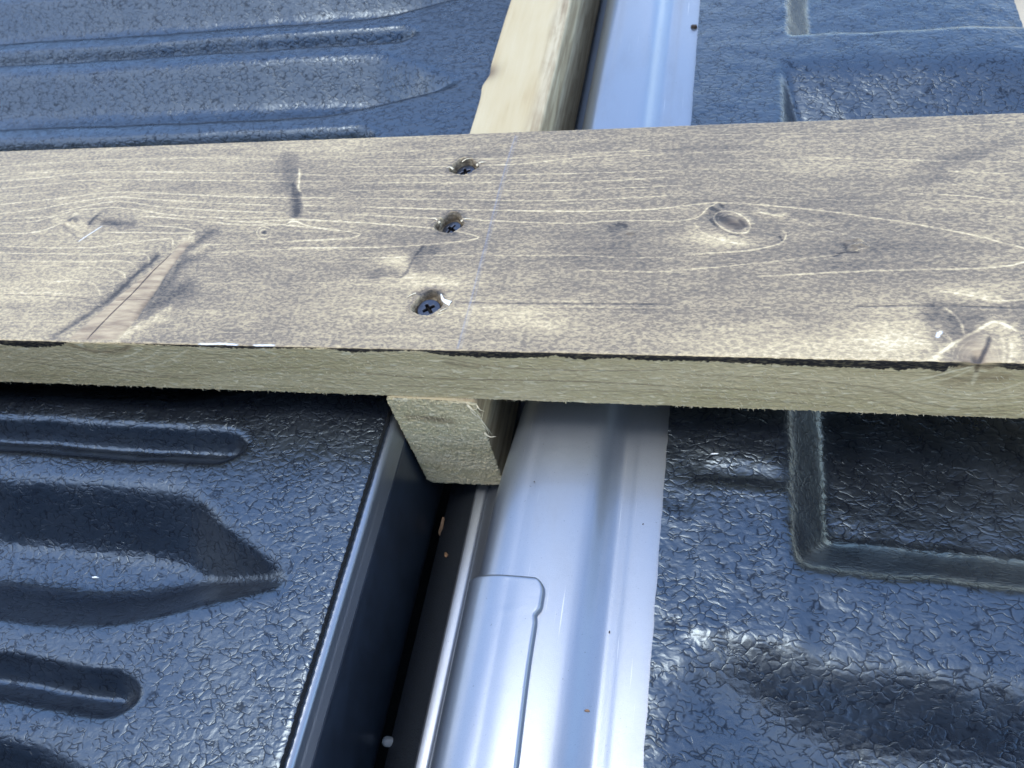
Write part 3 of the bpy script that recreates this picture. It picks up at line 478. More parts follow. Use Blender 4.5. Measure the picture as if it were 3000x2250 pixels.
xs = np.concatenate([np.arange(-1.7, -.45, .006), np.arange(-.45, -.1268, .0013), [-.1266]])
ys = np.concatenate([np.arange(-.16, .55, .0013), np.arange(.55, 1.36, .006)])
X, Y = np.meshgrid(xs, ys, indexing='ij')
Z = ZL + blur(left_height(X, Y), 1)
ser = .00022 * np.sin(Y * 2 * np.pi / .0021) + .0005 * (fbm(Y * 90, Y * 0 + 2, 4, 3) - .5)
X[-1] += ser[-1]
Z[-1] -= .0003
rows = [np.stack([X, Y, Z], -1)]
e1 = np.stack([X[-1] + .0004, ys, Z[-1] - .0016 + .0002 * np.sin(ys * 3000)], -1)
e2 = np.stack([X[-1] - .0002, ys, np.full_like(ys, -.0222)], -1)
V = np.concatenate([rows[0].reshape(-1, 3), X[-1:].repeat(1, 0)[0][:, None] * 0 + np.stack([X[-1], ys, Z[-1]], -1), e1, e2])
nq0 = grid_faces(len(xs), len(ys))
nq1 = grid_faces(3, len(ys), len(xs) * len(ys))
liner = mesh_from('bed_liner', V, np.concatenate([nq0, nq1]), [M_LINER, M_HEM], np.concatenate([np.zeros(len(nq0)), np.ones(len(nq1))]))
tag(liner, 'glossy black bed liner with long grooves left of the gap under the plank', 'bed liner')

# ------------------------------------------------------------------ truck: sill of the bed
def sweep(name, sec, ys, material, parent=None, xoff=None, closed=False, smooth=True):
    sec = np.asarray(sec, float)
    Xs = np.repeat(sec[:, 0][:, None], len(ys), 1); Zs = np.repeat(sec[:, 1][:, None], len(ys), 1)
    if xoff is not None:
        dx, dz = xoff(Xs, Zs, np.repeat(ys[None, :], len(sec), 0))
        Xs = Xs + dx; Zs = Zs + dz
    Vv = np.stack([Xs, np.repeat(ys[None, :], len(sec), 0), Zs], -1)
    return mesh_from(name, Vv.reshape(-1, 3), grid_faces(len(sec), len(ys)), material, smooth=smooth, parent=parent)
yl = np.linspace(-.2, 1.2, 120)
bed = thing('truck_bed', 'silver painted truck bed sill dropping into the dark gap beside the grooved liner', 'truck bed', (-.13, .3, -.1))
def at(o):
    """children are built in world space: undo the parent's offset"""
    o.matrix_parent_inverse = o.parent.matrix_world.inverted() if False else Matrix.Translation(-Vector(o.parent.location))
    return o
arc = catmull([(-.1270, -.0224), (-.1257, -.02255), (-.1246, -.0231), (-.1238, -.0243), (-.1232, -.0268)], 6).tolist()
sec = [(-.175, -.0480), (-.150, -.0470), (-.1335, -.0290), (-.1300, -.0226)] + arc + [(-.1230, -.0290), (-.1228, -.0320), (-.1226, -.0340)]
at(sweep('sill_rail', sec, yl, M_PAINT, bed))
sec = [(-.1231, -.0339), (-.1227, -.0345), (-.1226, -.036), (-.1230, -.038), (-.1236, -.060), (-.1238, -.0990), (-.1262, -.1035), (-.1300, -.106)]
at(sweep('sill_wall', catmull(sec, 6), yl, M_NAVY, bed))
sec = [(-.128, -.104), (-.136, -.13), (-.136, -.20), (.14, -.20), (.16, -.19), (.165, -.05)]  # added closed floor and side that keep light from leaking into the gap
at(sweep('gap_light_stop', sec, np.linspace(-.6, 1.6, 40), M_DARK, bed, smooth=False))

# near side of the bed: inner wall with its rounded rail, its end at the tailgate opening
wy, wt = -.155, .09
prof = [(wy, -.03), (wy - .004, .05), (wy - .010, .12), (wy - .004, .20), (wy, .30), (wy - .002, .395), (wy - .010, .412), (wy - .03, .420), (wy - wt + .02, .418), (wy - wt + .003, .405), (wy - wt, .36), (wy - wt - .01, .1), (wy - wt - .006, -.2)]
prof = catmull(prof, 5)
xw = np.concatenate([np.linspace(-1.7, -.20, 40), [-.19, -.185]])
Vw = np.stack([np.repeat(xw[None], len(prof), 0), np.repeat(prof[:, 0][:, None], len(xw), 1), np.repeat(prof[:, 1][:, None], len(xw), 1)], -1)
qw = grid_faces(len(prof), len(xw))
cap = np.array([(len(xw) * i + len(xw) - 1) for i in range(len(prof))])
tri = np.array([(cap[i], cap[i + 1], cap[len(prof) - 1 - 0] if i < len(prof) // 2 else cap[0]) for i in range(len(prof) - 1)])
half = (np.arange(len(prof) - 1) < 34).repeat(len(xw) - 1)
hb_ = [(-1.74, -.2), (-1.735, .30), (-1.725, .405), (-1.715, .418), (-1.69, .418), (-1.682, .405), (-1.68, .30), (-1.675, .1), (-1.67, -.03)]
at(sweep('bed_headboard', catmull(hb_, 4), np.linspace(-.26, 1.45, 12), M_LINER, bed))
Vf = Vw.copy(); Vf[..., 1] = 1.35 - (Vf[..., 1] - wy)
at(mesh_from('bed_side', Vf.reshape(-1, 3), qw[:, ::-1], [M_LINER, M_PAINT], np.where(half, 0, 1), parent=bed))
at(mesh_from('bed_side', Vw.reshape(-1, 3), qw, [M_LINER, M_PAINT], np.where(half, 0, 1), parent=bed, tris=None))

# ------------------------------------------------------------------ truck: tailgate
gate = thing('tailgate', 'silver painted tailgate edge with a rolled lip and a bolted on cover plate', 'tailgate', (-.04, .3, -.03))
def flare(Xs, Zs, Ys):
    f = 1 - sstep(.125, .205, Ys)
    w = sstep(-.045, -.070, Xs)
    return -.0062 * f * w + .0008 * sstep(.2, .5, Ys) * w, -.0006 * f * w
ZT = -.0190
shell = [(.15, -.0560), (.03, -.0560), (.018, -.0550), (.008, -.0400), (.000, -.0240), (-.004, -.0235), (-.012, -.0234), (-.0190, -.0236), (-.0225, -.0241), (-.0262, -.0243), (-.0300, -.0228), (-.0340, -.0203), (-.037, -.0194), (-.041, -.01905), (-.048, -.0189), (-.054, -.0190), (-.058, -.0194)]
shell = catmull(shell, 6).tolist()
cxa, cza, rr = -.0580, -.0314, .0120
shell += [(cxa - rr * 1.0 * math.sin(a), cza + rr * math.cos(a)) for a in np.linspace(R(4), R(92), 26)]
shell += [(-.0703, -.040), (-.0706, -.052), (-.0712, -.064), (-.0725, -.0725)]
yd = np.concatenate([np.linspace(-.2, .08, 50), np.linspace(.085, .25, 80), np.linspace(.255, 1.2, 60)])
at(sweep('tailgate_skin', shell, yd, M_PAINT, gate, flare))
hem = [(-.1000, -.0830), (-.0999, -.0800), (-.0994, -.0784), (-.0985, -.0780), (-.0950, -.0784), (-.0941, -.0785), (-.0938, -.0789), (-.0937, -.0800), (-.0934, -.0800), (-.0932, -.0786), (-.0926, -.0779), (-.0905, -.0762), (-.0880, -.0744), (-.0860, -.0734), (-.0830, -.0730), (-.0760, -.0735), (-.070, -.0735)]
at(sweep('hem_strip', hem, yl, M_PAINT, gate))
pan = [(-.1150, -.1060), (-.1188, -.0999), (-.1186, -.0996), (-.1006, -.0818), (-.1001, -.0816), (-.0990, -.0822), (-.098, -.086)]
at(sweep('lower_panel', pan, yl, M_DARK, gate, smooth=False))
# cover plate: thin pressed plate lying over the lip with rounded far corners and a nick in its right edge
def plate():
    # section: arc-length param from right edge to the left underside, offset outwards
    base = [(-.0440, -.0191), (-.049, -.0189), (-.054, -.0190), (-.058, -.0194)]
    base = catmull(base, 10).tolist() + [(cxa - rr * math.sin(a), cza + rr * math.cos(a)) for a in np.linspace(R(4), R(95), 50)] + [(-.0703, -.042), (-.0704, -.052)]
    base = np.array(base)
    fx, fz = flare(base[:, 0], base[:, 1], np.zeros(len(base)))
    base = base + np.stack([fx, fz], -1)
    seg = np.r_[0, np.cumsum(np.hypot(*np.diff(base, axis=0).T))]
    tot = seg[-1]
    tg = np.gradient(base, axis=0); tg /= np.linalg.norm(tg, axis=1)[:, None]
    nrm = np.stack([tg[:, 1], -tg[:, 0]], -1)
    if nrm[0, 1] < 0:
        nrm = -nrm
    yend, rc = .0992, .0055
    ts = np.concatenate([yend - np.array([0, .00012, .0003, .0006, .001, .0015, .002, .0026, .0033, .004, .005, .006]), np.linspace(yend - .0075, .068, 60), np.linspace(.067, -.2, 40)])
    q = np.concatenate([[0, .004, .009, .016, .025, .037, .05], np.linspace(.07, .93, 70), [.95, .963, .975, .984, .991, .996, 1.0]])
    V = np.zeros((len(ts), len(q), 3))
    for j, y in enumerate(ts):
        d = yend - y
        cr_ = rc - math.sqrt(max(0, rc * rc - (rc - d) ** 2)) if d < rc else 0.0
        nick = .0011 * math.exp(-((y - .0858) / .0016) ** 2) + .0012 * (1 - float(sstep(.060, .0885, np.array(y))) ) * 0
        step = .0010 * float(sstep(.0873, .0833, np.array(y))) - .0016 * float(sstep(.075, .02, np.array(y)))
        sl = .0040 + cr_ + nick + step
        sr = tot - cr_
        s = sl + (sr - sl) * q
        px = np.interp(s, seg, base[:, 0]); pz = np.interp(s, seg, base[:, 1])
        nx = np.interp(s, seg, nrm[:, 0]); nz = np.interp(s, seg, nrm[:, 1])
        de = np.minimum(np.minimum(s - sl, d), sr - s + .01)
        off = .0002 + .0027 * np.sqrt(np.clip(1 - (1 - np.clip(de / .0011, 0, 1)) ** 2, 0, 1))
        # shallow pressed waves along the plate
        ss = (s - sl) / tot
        off = off + .00010 * np.sin(ss * 17) * sstep(.0, .2, ss)
        V[j, :, 0] = px + nx * off; V[j, :, 2] = pz + nz * off; V[j, :, 1] = y
    return V
pv = plate()
at(mesh_from('cover_plate', pv.reshape(-1, 3), grid_faces(pv.shape[0], pv.shape[1], 0, True), M_PAINT, parent=gate))
def lathe(name, prof, loc, axis, material, parent=None, n=20):
    prof = np.asarray(prof, float)
    a = np.linspace(0, 2 * np.pi, n + 1)
    V = np.stack([prof[:, 0][:, None] * np.cos(a), prof[:, 0][:, None] * np.sin(a), np.repeat(prof[:, 1][:, None], n + 1, 1)], -1).reshape(-1, 3)
    qm = Vector(axis).to_track_quat('Z', 'Y').to_matrix()
    V = V @ np.array(qm).T + np.array(loc)
    return mesh_from(name, V, grid_faces(len(prof), n + 1), material, parent=parent)
at(lathe('bolt_tip', [(0, .0030), (.0009, .0029), (.0016, .0024), (.0021, .0016), (.0022, .0006), (.0021, -.001), (.0016, -.004)], (-.1192, .0500, -.0995), (-1, -.05, .35), M_BOLT, gate))

# ------------------------------------------------------------------ truck: right liner
ZR = -.0195
KR = (.25 - ZR) / .268          # the liner lies lower than first measured
def right_height(X, Y):
    wob = .0018 * (fbm(X * 60, Y * 60, 21, 2) - .5)
    h = np.zeros_like(X)
    X2 = X / KR + wob; Y2 = Y / KR + wob
    def box(x0, x1, y0, y1, wx0, wx1, wy0, wy1, f=ramp01, kk=.12):
        return np.clip(smin(np.minimum(f((X2 - x0) / wx0 + .5), f((x1 - X2) / wx1 + .5)), np.minimum(f((Y2 - y0) / wy0 + .5), f((y1 - Y2) / wy1 + .5)), kk), 0, 1)
    sramp = lambda t: sstep(-.1, 1.1, t)
    ss = lambda t: sstep(0, 1, t)
    h -= .0210 * box(.0435, 9, .1230, .372, .0150, .02, .0190, .056)
    h -= .0200 * box(.0475, 9, .440, .69, .0150, .02, .0190, .034)
    h -= .0150 * box(.024, 9, -.25, .069, .056, .02, .012, .031, sramp, .45)
    h += .0010 * box(.0012, .040, .0855, .1440, .0022, .01, .004, .0026, ss)
    h += .0010 * box(.006, .034, .1510, .1720, .010, .012, .008, .009, ss)
    h -= .55 * np.clip(X - .132, 0, 1) ** 1.6
    h += .0009 * (fbm(X * 25 + 3, Y * 25, 31, 3) - .5) + .0006 * (fbm(X * 130, Y * 170, 18, 2) - .5)
    return h
xs = np.concatenate([np.arange(-.0096, .1710, .0011), [.1715]])
ys = np.concatenate([np.arange(-.16, .56, .0013), np.arange(.56, 1.2, .006)])
X, Y = np.meshgrid(xs, ys, indexing='ij')
X[0] += .0003 * (fbm(ys * 260, ys * 0, 5, 3) - .5) * 2
X[-1] += .0008 * (fbm(ys * 300, ys * 0, 6, 3) - .5)
Z = ZR + blur(right_height(X, Y), 1)
V = np.stack([X, Y, Z], -1).reshape(-1, 3)
lo = np.stack([X[0] + .0002, ys, np.full_like(ys, -.0231)], -1); hi = np.stack([X[0], ys, Z[0]], -1)
ro = np.stack([X[-1], ys, Z[-1]], -1); r2 = np.stack([X[-1] - .0005, ys, np.full_like(ys, -.06)], -1)
base_n = len(V)
V = np.concatenate([V, lo, hi, ro, r2])
q0 = grid_faces(len(xs), len(ys)); q1 = grid_faces(2, len(ys), base_n); q2 = grid_faces(2, len(ys), base_n + 2 * len(ys))
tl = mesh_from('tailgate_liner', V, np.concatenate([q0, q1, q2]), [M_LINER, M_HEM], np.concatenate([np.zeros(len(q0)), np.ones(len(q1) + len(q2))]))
tag(tl, 'black leather textured tailgate liner with square pockets right of the silver metal', 'tailgate liner')

# ------------------------------------------------------------------ the plank
TH = R(1.5)
PW, PT = .123, .031
plank_o = Vector((-.1, .1621, 0))
us = np.concatenate([np.arange(-520, -285, 2.0), np.arange(-285, 225, .42), np.arange(225, 420, 2.0)])
vs = np.concatenate([[0, .08, .2, .35, .55], np.arange(.9, 122.2, .45), [122.5, 122.8, 122.93, 123.0]])
F = Field(us, vs)
U, Vv = F.U, F.V
line = F.zeros(); dark = F.zeros(); chalk = F.zeros(); knot = F.zeros(); raw = F.zeros(); paint = F.zeros()
tone = np.full_like(U, .50)
for (a, b_, ra, rb, d) in BLOBS:
    tone += d * np.exp(-(((U - a) / ra) ** 2 + ((Vv - b_) / rb) ** 2) * .9)
wn = fbm(U / 9, Vv / 3, 40, 3)
tone += .16 * (wn - .5) + .10 * (fbm(U / 40, Vv / 14, 44, 3) - .5)
for pts, w, i in LINES:
    F.stroke(line, pts, w * .66, i, w * .7, wob=.10)
# more of the same fine rings, following the traced ones further out of the frame and between them
rr_ = np.random.default_rng(3)
for k in range(120):
    v0 = rr_.uniform(3, 120); u0 = rr_.uniform(-300, 160); ln = rr_.uniform(25, 120)
    if abs(v0 - 55) < 22 and u0 + ln > 80 and u0 < 170:
        continue
    pts = [(u0 + ln * t, v0 + 1.6 * math.sin(u0 * .03 + t * 2.0) + rr_.normal() * .15) for t in np.linspace(0, 1, 5)]
    F.stroke(line, pts, .30, rr_.uniform(.10, .34), .35, wob=.10)
for pts, w, i in DARK:
    F.stroke(dark, pts, w * .9, i * (.62 if w > 2.4 else .9), max(w * 1.3, .5), wob=.12)
F.stroke(chalk, CHALK, .5, .44, .5, taper=False)
F.stroke(chalk, [(p[0] + 1.1 + .25 * math.sin(p[1] * .3), p[1]) for p in CHALK], .25, .22, .5, taper=False)
kd = poly_sd(U, Vv, KNOT)
knot = sstep(.5, -.6, kd + 1.0 * (fbm(U / 1.5, Vv / 1.5, 51, 2) - .5))
knot = np.maximum(knot, .75 * np.exp(-(((U - 187) / 6.5) ** 2 + ((Vv - 2) / 9) ** 2) ** 1.5))
knot = np.maximum(knot, .55 * np.exp(-(((U - 112) / 5.0) ** 2 + ((Vv - 63) / 3.2) ** 2) ** 1.5))
H = .06 * (fbm(U / 6, Vv / 2.5, 60, 3) - .5) + .05 * line - .10 * dark
H += .25 * (fbm(U / 60, Vv / 30, 61, 2) - .5)
# bumps of the torn grain at the small knots
for (a, b_, ra, rb, hh) in [(-184, 70, 3, 2.5, .8), (-172, 70, 2.2, 3.4, .7), (-166, 69, 6, 1.6, -.35), (-83, 61, 2.2, 2.2, .35), (112, 63, 8, 4.5, .4), (104, 71, 4, 2, .4), (73.4, 58.5, 2.2, 1.6, .3), (155, 51.5, 3.6, 3.6, .25), (-76, 76, 1.8, 8, -.3), (186.4, 1.5, 1.6, 2.6, -1.2)]:
    H += hh * np.exp(-(((U - a) / ra) ** 2 + ((Vv - b_) / rb) ** 2))
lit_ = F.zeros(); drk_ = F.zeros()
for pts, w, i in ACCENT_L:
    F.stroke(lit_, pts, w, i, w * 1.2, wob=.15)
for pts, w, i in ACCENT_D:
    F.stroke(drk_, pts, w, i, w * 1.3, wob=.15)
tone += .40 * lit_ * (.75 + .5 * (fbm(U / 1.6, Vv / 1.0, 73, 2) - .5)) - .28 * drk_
knot = knot * (1 - .8 * lit_)
H += .22 * lit_ - .18 * drk_
H -= .35 * sstep(0, -2.5, kd) * 0 + .45 * np.exp(-((kd - .3) / 1.1) ** 2) * (U < -118) * .6
chips = np.exp(-(((U - 155) / 4.0) ** 2 + ((Vv - 51.6) / 3.4) ** 2) ** 2) * sstep(.46, .56, fbm(U / 1.6, Vv / 1.1, 71, 2))
raw = np.maximum(raw, .85 * chips); H += .5 * chips
raw = np.maximum(raw, .8 * np.exp(-(((U - 73.6) / 2.1) ** 2 + ((Vv - 58.3) / 1.3) ** 2) ** 3))
for (pa, wd) in ((((-89.5, .25), (-80, .5), (-72.5, .2)), .55), (((-66, .2), (-57, .45)), .5), (((176.0, 10.0), (176.5, 11.2), (177.4, 11.9)), .9), (((-166, 66.5), (-171, 60), (-173.5, 56.5)), .28), (((-196, 1.0), (-188, .4)), .4)):
    F.stroke(paint, pa, wd, .95, .35, wob=.2)
SCREWS = [(-.6, 99.9, 4.55, -2.9, (4, -5)), (-.1, 64.6, 4.45, -2.8, (2, -13)), (-.4, 21.2, 4.75, -2.3, (3, 2))]
for k, (a, b_, r_, dz, tl_) in enumerate(SCREWS):
    du = U - a; dv = Vv - b_
    ang = np.arctan2(dv, du); rad = np.hypot(du, dv)
    n1 = fbm(np.cos(ang) * 2.3 + 7 * k + 20, np.sin(ang) * 2.3 + 20, 80 + k, 3)
    Rr = r_ + .35 + 1.1 * (n1 - .45)
    Rr = Rr + (.9, 2.3, 2.0)[k] * np.clip(np.sin(ang), 0, 1) ** 3
    Rr = Rr + (1.6, 1.2, .7)[k] * np.clip(np.cos(ang), 0, 1) ** 14 + (1.7, 1.7, 1.0)[k] * np.clip(-np.cos(ang - .25), 0, 1) ** 10
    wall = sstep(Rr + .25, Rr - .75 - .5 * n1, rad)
    if k == 2:      # the countersink first tears a shallow dish on the far side
        dish = np.exp(-((du / 5.4) ** 2 + ((dv - 6.3) / 1.6) ** 2) ** 1.5)
        H -= 1.6 * dish; dark = np.maximum(dark, .75 * dish)  # dish also coloured dark, painting in the shaded far lip
    if k == 1:
        dish = np.exp(-(((du - .6) / 4.2) ** 2 + ((dv - 5.2) / 1.8) ** 2) ** 1.5)
        H -= 1.2 * dish; dark = np.maximum(dark, .35 * dish)  # this dish gets painted shade as well, weaker
    H = H * (1 - wall) + wall * (dz - 2.7)
    H += .4 * sstep(1.2, .2, np.abs(rad - Rr - .5)) * (n1 > .42) * (rad > Rr - .2)
    rag = fbm(U / .9 + 11 * k, Vv / .6, 90 + k, 3)
    rw = sstep(np.maximum(Rr + .10 + 2.0 * (rag - .45), Rr - .25), Rr - .35, rad)
    raw = np.maximum(raw, rw * (.25 + .75 * sstep(.40, .56, fbm(U / 1.6 + 3 * k, Vv / 1.1, 97 + k, 2))))
    dark = np.maximum(dark, .55 * wall)  # hole interior coloured darker, shade painted into the wood
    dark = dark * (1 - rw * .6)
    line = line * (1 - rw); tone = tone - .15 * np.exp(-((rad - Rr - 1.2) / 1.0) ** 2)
# eased, slightly ragged edges
edge_n = .35 * (fbm(U / 2.2, Vv * 0, 101, 3) - .5)
H -= .30 * np.clip(1 - Vv / .55, 0, 1) ** 2
H -= .45 * np.clip(1 - (123 - Vv) / .8, 0, 1) ** 2
tone += .10 * np.clip(1 - Vv / 1.2, 0, 1) + .12 * np.clip(1 - (123 - Vv) / 1.0, 0, 1)
Vd = Vv - edge_n * np.clip(1 - Vv / 3, 0, 1) + .25 * (fbm(U / 4, Vv * 0, 104, 3) - .5) * np.clip(1 - (123 - Vv) / 3, 0, 1)
top = np.stack([U, Vd, PT * 1000 + H], -1) * .001
A1 = np.stack([np.clip(tone, -.3, 1.3), line, dark, raw], -1)
B1 = np.stack([chalk, knot, paint, paint * 0], -1)

# front (near) edge: sawn, ring lines, black overrun of stain along its top
ws = np.concatenate([np.linspace(PT * 1000, 25.5, 26), np.arange(25.1, .8, -.5), [.6, .3, 0.0]])[::-1]
us_f = us
Ff = Field(us_f, ws)
fl = Ff.zeros(); fd = Ff.zeros()
for pts, w, i in FRONT:
    if i > 0:
        Ff.stroke(fl, pts, w * 1.3, min(1, i * 1.3), w, wob=.15)
    elif w < 1.5:
        Ff.stroke(fd, pts, w * 1.3, min(1, -i * 1.5), w, wob=.15)
kn_f = Ff.zeros()
for pts, w, i in FRONT:
    if i < 0 and w >= 1.5:
        Ff.stroke(kn_f, pts, w * .8, -i, w * 1.6)
for k in range(40):
    v0 = rr_.uniform(2, 26); u0 = rr_.uniform(-300, 180); ln = rr_.uniform(30, 140)
    Ff.stroke(fd, [(u0 + ln * t, v0 - 2.2 * t + .6 * math.sin(u0 + 4 * t)) for t in np.linspace(0, 1, 5)], .3, rr_.uniform(.12, .38), .4, wob=.1)
BN = np.array(BAND)
edge = np.interp(us_f, BN[:, 0], BN[:, 1], left=27.5, right=27.2)[:, None]
edge = edge + 1.5 * (fbm(Ff.U / 1.1, Ff.V * .25, 120, 4) - .5) + .9 * (fbm(Ff.U / .5, Ff.V * .5, 125, 2) - .5)
blk = sstep(edge - .12, edge + .28, Ff.V) * (.86 + .14 * sstep(.3, .5, fbm(Ff.U / 1.3, Ff.V / .5, 130, 3)))
blk *= 1 - .9 * np.exp(-((Ff.U - 187.0) / 5.0) ** 4) * .7
dz_f = .30 * (fbm(Ff.U / 1.2 + Ff.V * .5, Ff.V / .8, 140, 3) - .5) + .22 * (fbm(Ff.U / .5 + Ff.V * .8, Ff.V / .45, 141, 2) - .5)
fadeT = np.clip((PT * 1000 - Ff.V) / 1.2, 0, 1)
top_edge_off = np.interp(us_f, us, -edge_n[:, 0])[:, None]
Wz = Ff.V.copy()
Wz[:, 0] += 0; Wz += (.7 * (fbm(Ff.U / .9, Ff.V * 0, 150, 3) - .5) + .35 * (vnoise(Ff.U / .4, Ff.V * 0, 151) - .5)) * np.clip(1 - Ff.V / 1.5, 0, 1)
topz = (PT * 1000 + np.interp(us_f, us, H[:, 0]))[:, None]
Wz = np.where(Ff.V > 30.5, Wz + (topz - PT * 1000), Wz)
front = np.stack([Ff.U, -dz_f * fadeT - .25 + .25 * (1 - fadeT) + top_edge_off * (1 - fadeT), Wz], -1) * .001
A2 = np.stack([fl, fd, blk, kn_f], -1)
# far face, underside and ends
def quad_strip(P):
    return np.asarray(P, float)
nT, nF = top.reshape(-1, 3), front.reshape(-1, 3)
u0, u1 = us[0] * .001, us[-1] * .001
far_top = top[:, -1]
far_bot = far_top.copy(); far_bot[:, 2] = 0; far_bot[:, 1] = PW
far = np.stack([far_top, far_bot], 1)
und = np.stack([far_bot, front[:, 0]], 1)
offs = [0, len(nT), len(nT) + len(nF), len(nT) + len(nF) + len(us) * 2]
Vall = np.concatenate([nT, nF, far.reshape(-1, 3), und.reshape(-1, 3)])
Qs = [grid_faces(len(us), len(vs), offs[0]), grid_faces(len(us), len(ws), offs[1]), grid_faces(len(us), 2, offs[2]), grid_faces(len(us), 2, offs[3])]
fm = np.concatenate([np.full(len(q), k) for q, k in zip(Qs, (0, 1, 1, 1))])
zero = lambda n: np.zeros((n, 4))
WA = np.concatenate([A1.reshape(-1, 4), A2.reshape(-1, 4), zero(len(us) * 4)])
WB = np.concatenate([B1.reshape(-1, 4), zero(len(nF) + len(us) * 4)])
plank = mesh_from('wooden_plank', Vall, np.concatenate(Qs), [M_STAIN, M_SAWN], fm, {'wood_a': WA, 'wood_b': WB})
plank.location = plank_o
plank.rotation_euler = (0, 0, TH)
tag(plank, 'wide brown grey stained wooden plank with three screws lying across the truck', 'plank')

# screws: countersunk heads with a cross recess
def screw(k):
    a, b_, r_, dz, tilt = SCREWS[k]
    nr, na = 40, 72
    rad = np.concatenate([np.linspace(0, .9, nr) * r_, np.array([.94, .97, .99, 1.0]) * r_])
    an = np.linspace(0, 2 * np.pi, na + 1)
    Rg, Ag = np.meshgrid(rad, an, indexing='ij')
    x = Rg * np.cos(Ag); y = Rg * np.sin(Ag)
    ra = (.35, .9, .62)[k]
    c, s = math.cos(ra), math.sin(ra)
    xr = x * c + y * s; yr = -x * s + y * c
    ax, ay = np.abs(xr), np.abs(yr)
    wing = lambda p, q: np.maximum(p - .52 * r_, q - (.145 * r_ - .04 * p))
    dcross = np.minimum(wing(ax, ay), wing(ay, ax))
    depth = 1.9 * sstep(.12, -.30, dcross) * (1 - .25 * np.clip(Rg / r_, 0, 1))
    z = .30 * (1 - (Rg / r_) ** 2) - depth
    z -= .35 * np.clip((Rg / r_ - .9) / .1, 0, 1) ** 2
    z += .03 * (fbm(x * 2 + 5, y * 2, 160 + k, 2) - .5)
    P = np.stack([x, y, z], -1)
    rim = P[-1].copy(); rim2 = rim.copy(); rim2[:, 2] -= .4; rim3 = rim2.copy(); rim3[:, :2] *= .45; rim3[:, 2] -= 2.6
    P = np.concatenate([P, rim2[None], rim3[None]])
    q = grid_faces(P.shape[0], na + 1)
    dep = np.concatenate([depth, np.zeros((2, na + 1))]).reshape(-1)
    fmat = (dep[q].mean(1) > .8).astype(int)
    o = mesh_from('screw', (P * .001).reshape(-1, 3), q[fmat == 0], M_SCREW, parent=plank)
    rq = q[fmat == 1]; used, inv = np.unique(rq, return_inverse=True)
    mesh_from('cross_recess', (P * .001).reshape(-1, 3)[used], inv.reshape(-1, 4), M_RECESS, parent=o)
    o.location = (a * .001, b_ * .001, PT + dz * .001)
    o.rotation_euler = (R(tilt[0]), R(tilt[1]), 0)
    return o
for k, lab in enumerate(('farthest screw, sunk half out of sight in a torn hole', 'middle screw, tilted in a ragged hole', 'nearest screw, cross recess in full view')):
    screw(k)['label'] = lab

def sliver(pts, wid, material, name, parent, thick=.35, lift=None):
    """tapered curved splinter, triangular in section"""
    P = catmull(pts, 4) if len(pts) > 2 else np.asarray(pts, float)
    n = len(P)
    V = []
    for i in range(n):
        d = P[min(i + 1, n - 1)] - P[max(i - 1, 0)]
        d = d / (np.linalg.norm(d) + 1e-9)
        s = np.cross(d, (0, 0, 1.0)); s = s / (np.linalg.norm(s) + 1e-9)
        up = np.cross(s, d)
        t = i / (n - 1)
        w = wid * (1 - .85 * t) * .5
        V += [P[i] - s * w, P[i] + s * w, P[i] + up * w * 2 * thick]
    T = []
    for i in range(n - 1):
        a = i * 3
        for j in range(3):
            k2 = (j + 1) % 3
            T += [(a + j, a + k2, a + 3 + k2), (a + j, a + 3 + k2, a + 3 + j)]
    T += [(0, 2, 1), (n * 3 - 3, n * 3 - 2, n * 3 - 1)]
    return np.array(V), np.array(T)
def splinter(pts, wid, material, parent, thick=.35, name='splinter'):
    V_, T_ = sliver(pts, wid, material, name, parent, thick)
    return mesh_from(name, V_ * .001, np.zeros((0, 4)), material, tris=T_, smooth=False, parent=parent)
Zt = PT * 1000
splinter([(8.6, 22.0, Zt + .15), (6.6, 22.7, Zt + .5), (5.4, 23.6, Zt + .8), (4.2, 26.2, Zt + .7)], 2.3, M_WHITE, plank, .25)['label'] = 'white splinter beside the nearest screw'
for pts, w in (([(4.6, 18.0, Zt - .3), (6.2, 18.6, Zt + .3), (8.0, 19.6, Zt + .5)], .8), ([(3.4, 16.6, Zt - .4), (5.5, 16.9, Zt + .3), (7.2, 17.4, Zt + .2)], .7), ([(4.6, 101.5, Zt - .5), (6.5, 102.3, Zt + .4), (8.6, 102.4, Zt + .5)], 1.7), ([(4.2, 66.5, Zt - .2), (6.0, 67.5, Zt + .3), (8.8, 67.6, Zt + .15)], 1.1),
               ([(-5.6, 99.5, Zt - .6), (-7.0, 100.0, Zt + .3), (-8.6, 99.6, Zt + .3)], 1.2), ([(-4.8, 66, Zt - .5), (-6.4, 67.3, Zt + .4), (-8.0, 67.8, Zt + .4)], 1.1), ([(-2.5, 104.6, Zt - .8), (-.5, 105.2, Zt + .1), (2, 105.0, Zt + .3)], .9), ([(-6.4, 27.2, Zt), (-8.0, 25.8, Zt + .4), (-9.6, 24.6, Zt + .2)], .7)):
    splinter(pts, w, M_SPLINT, plank, .3)
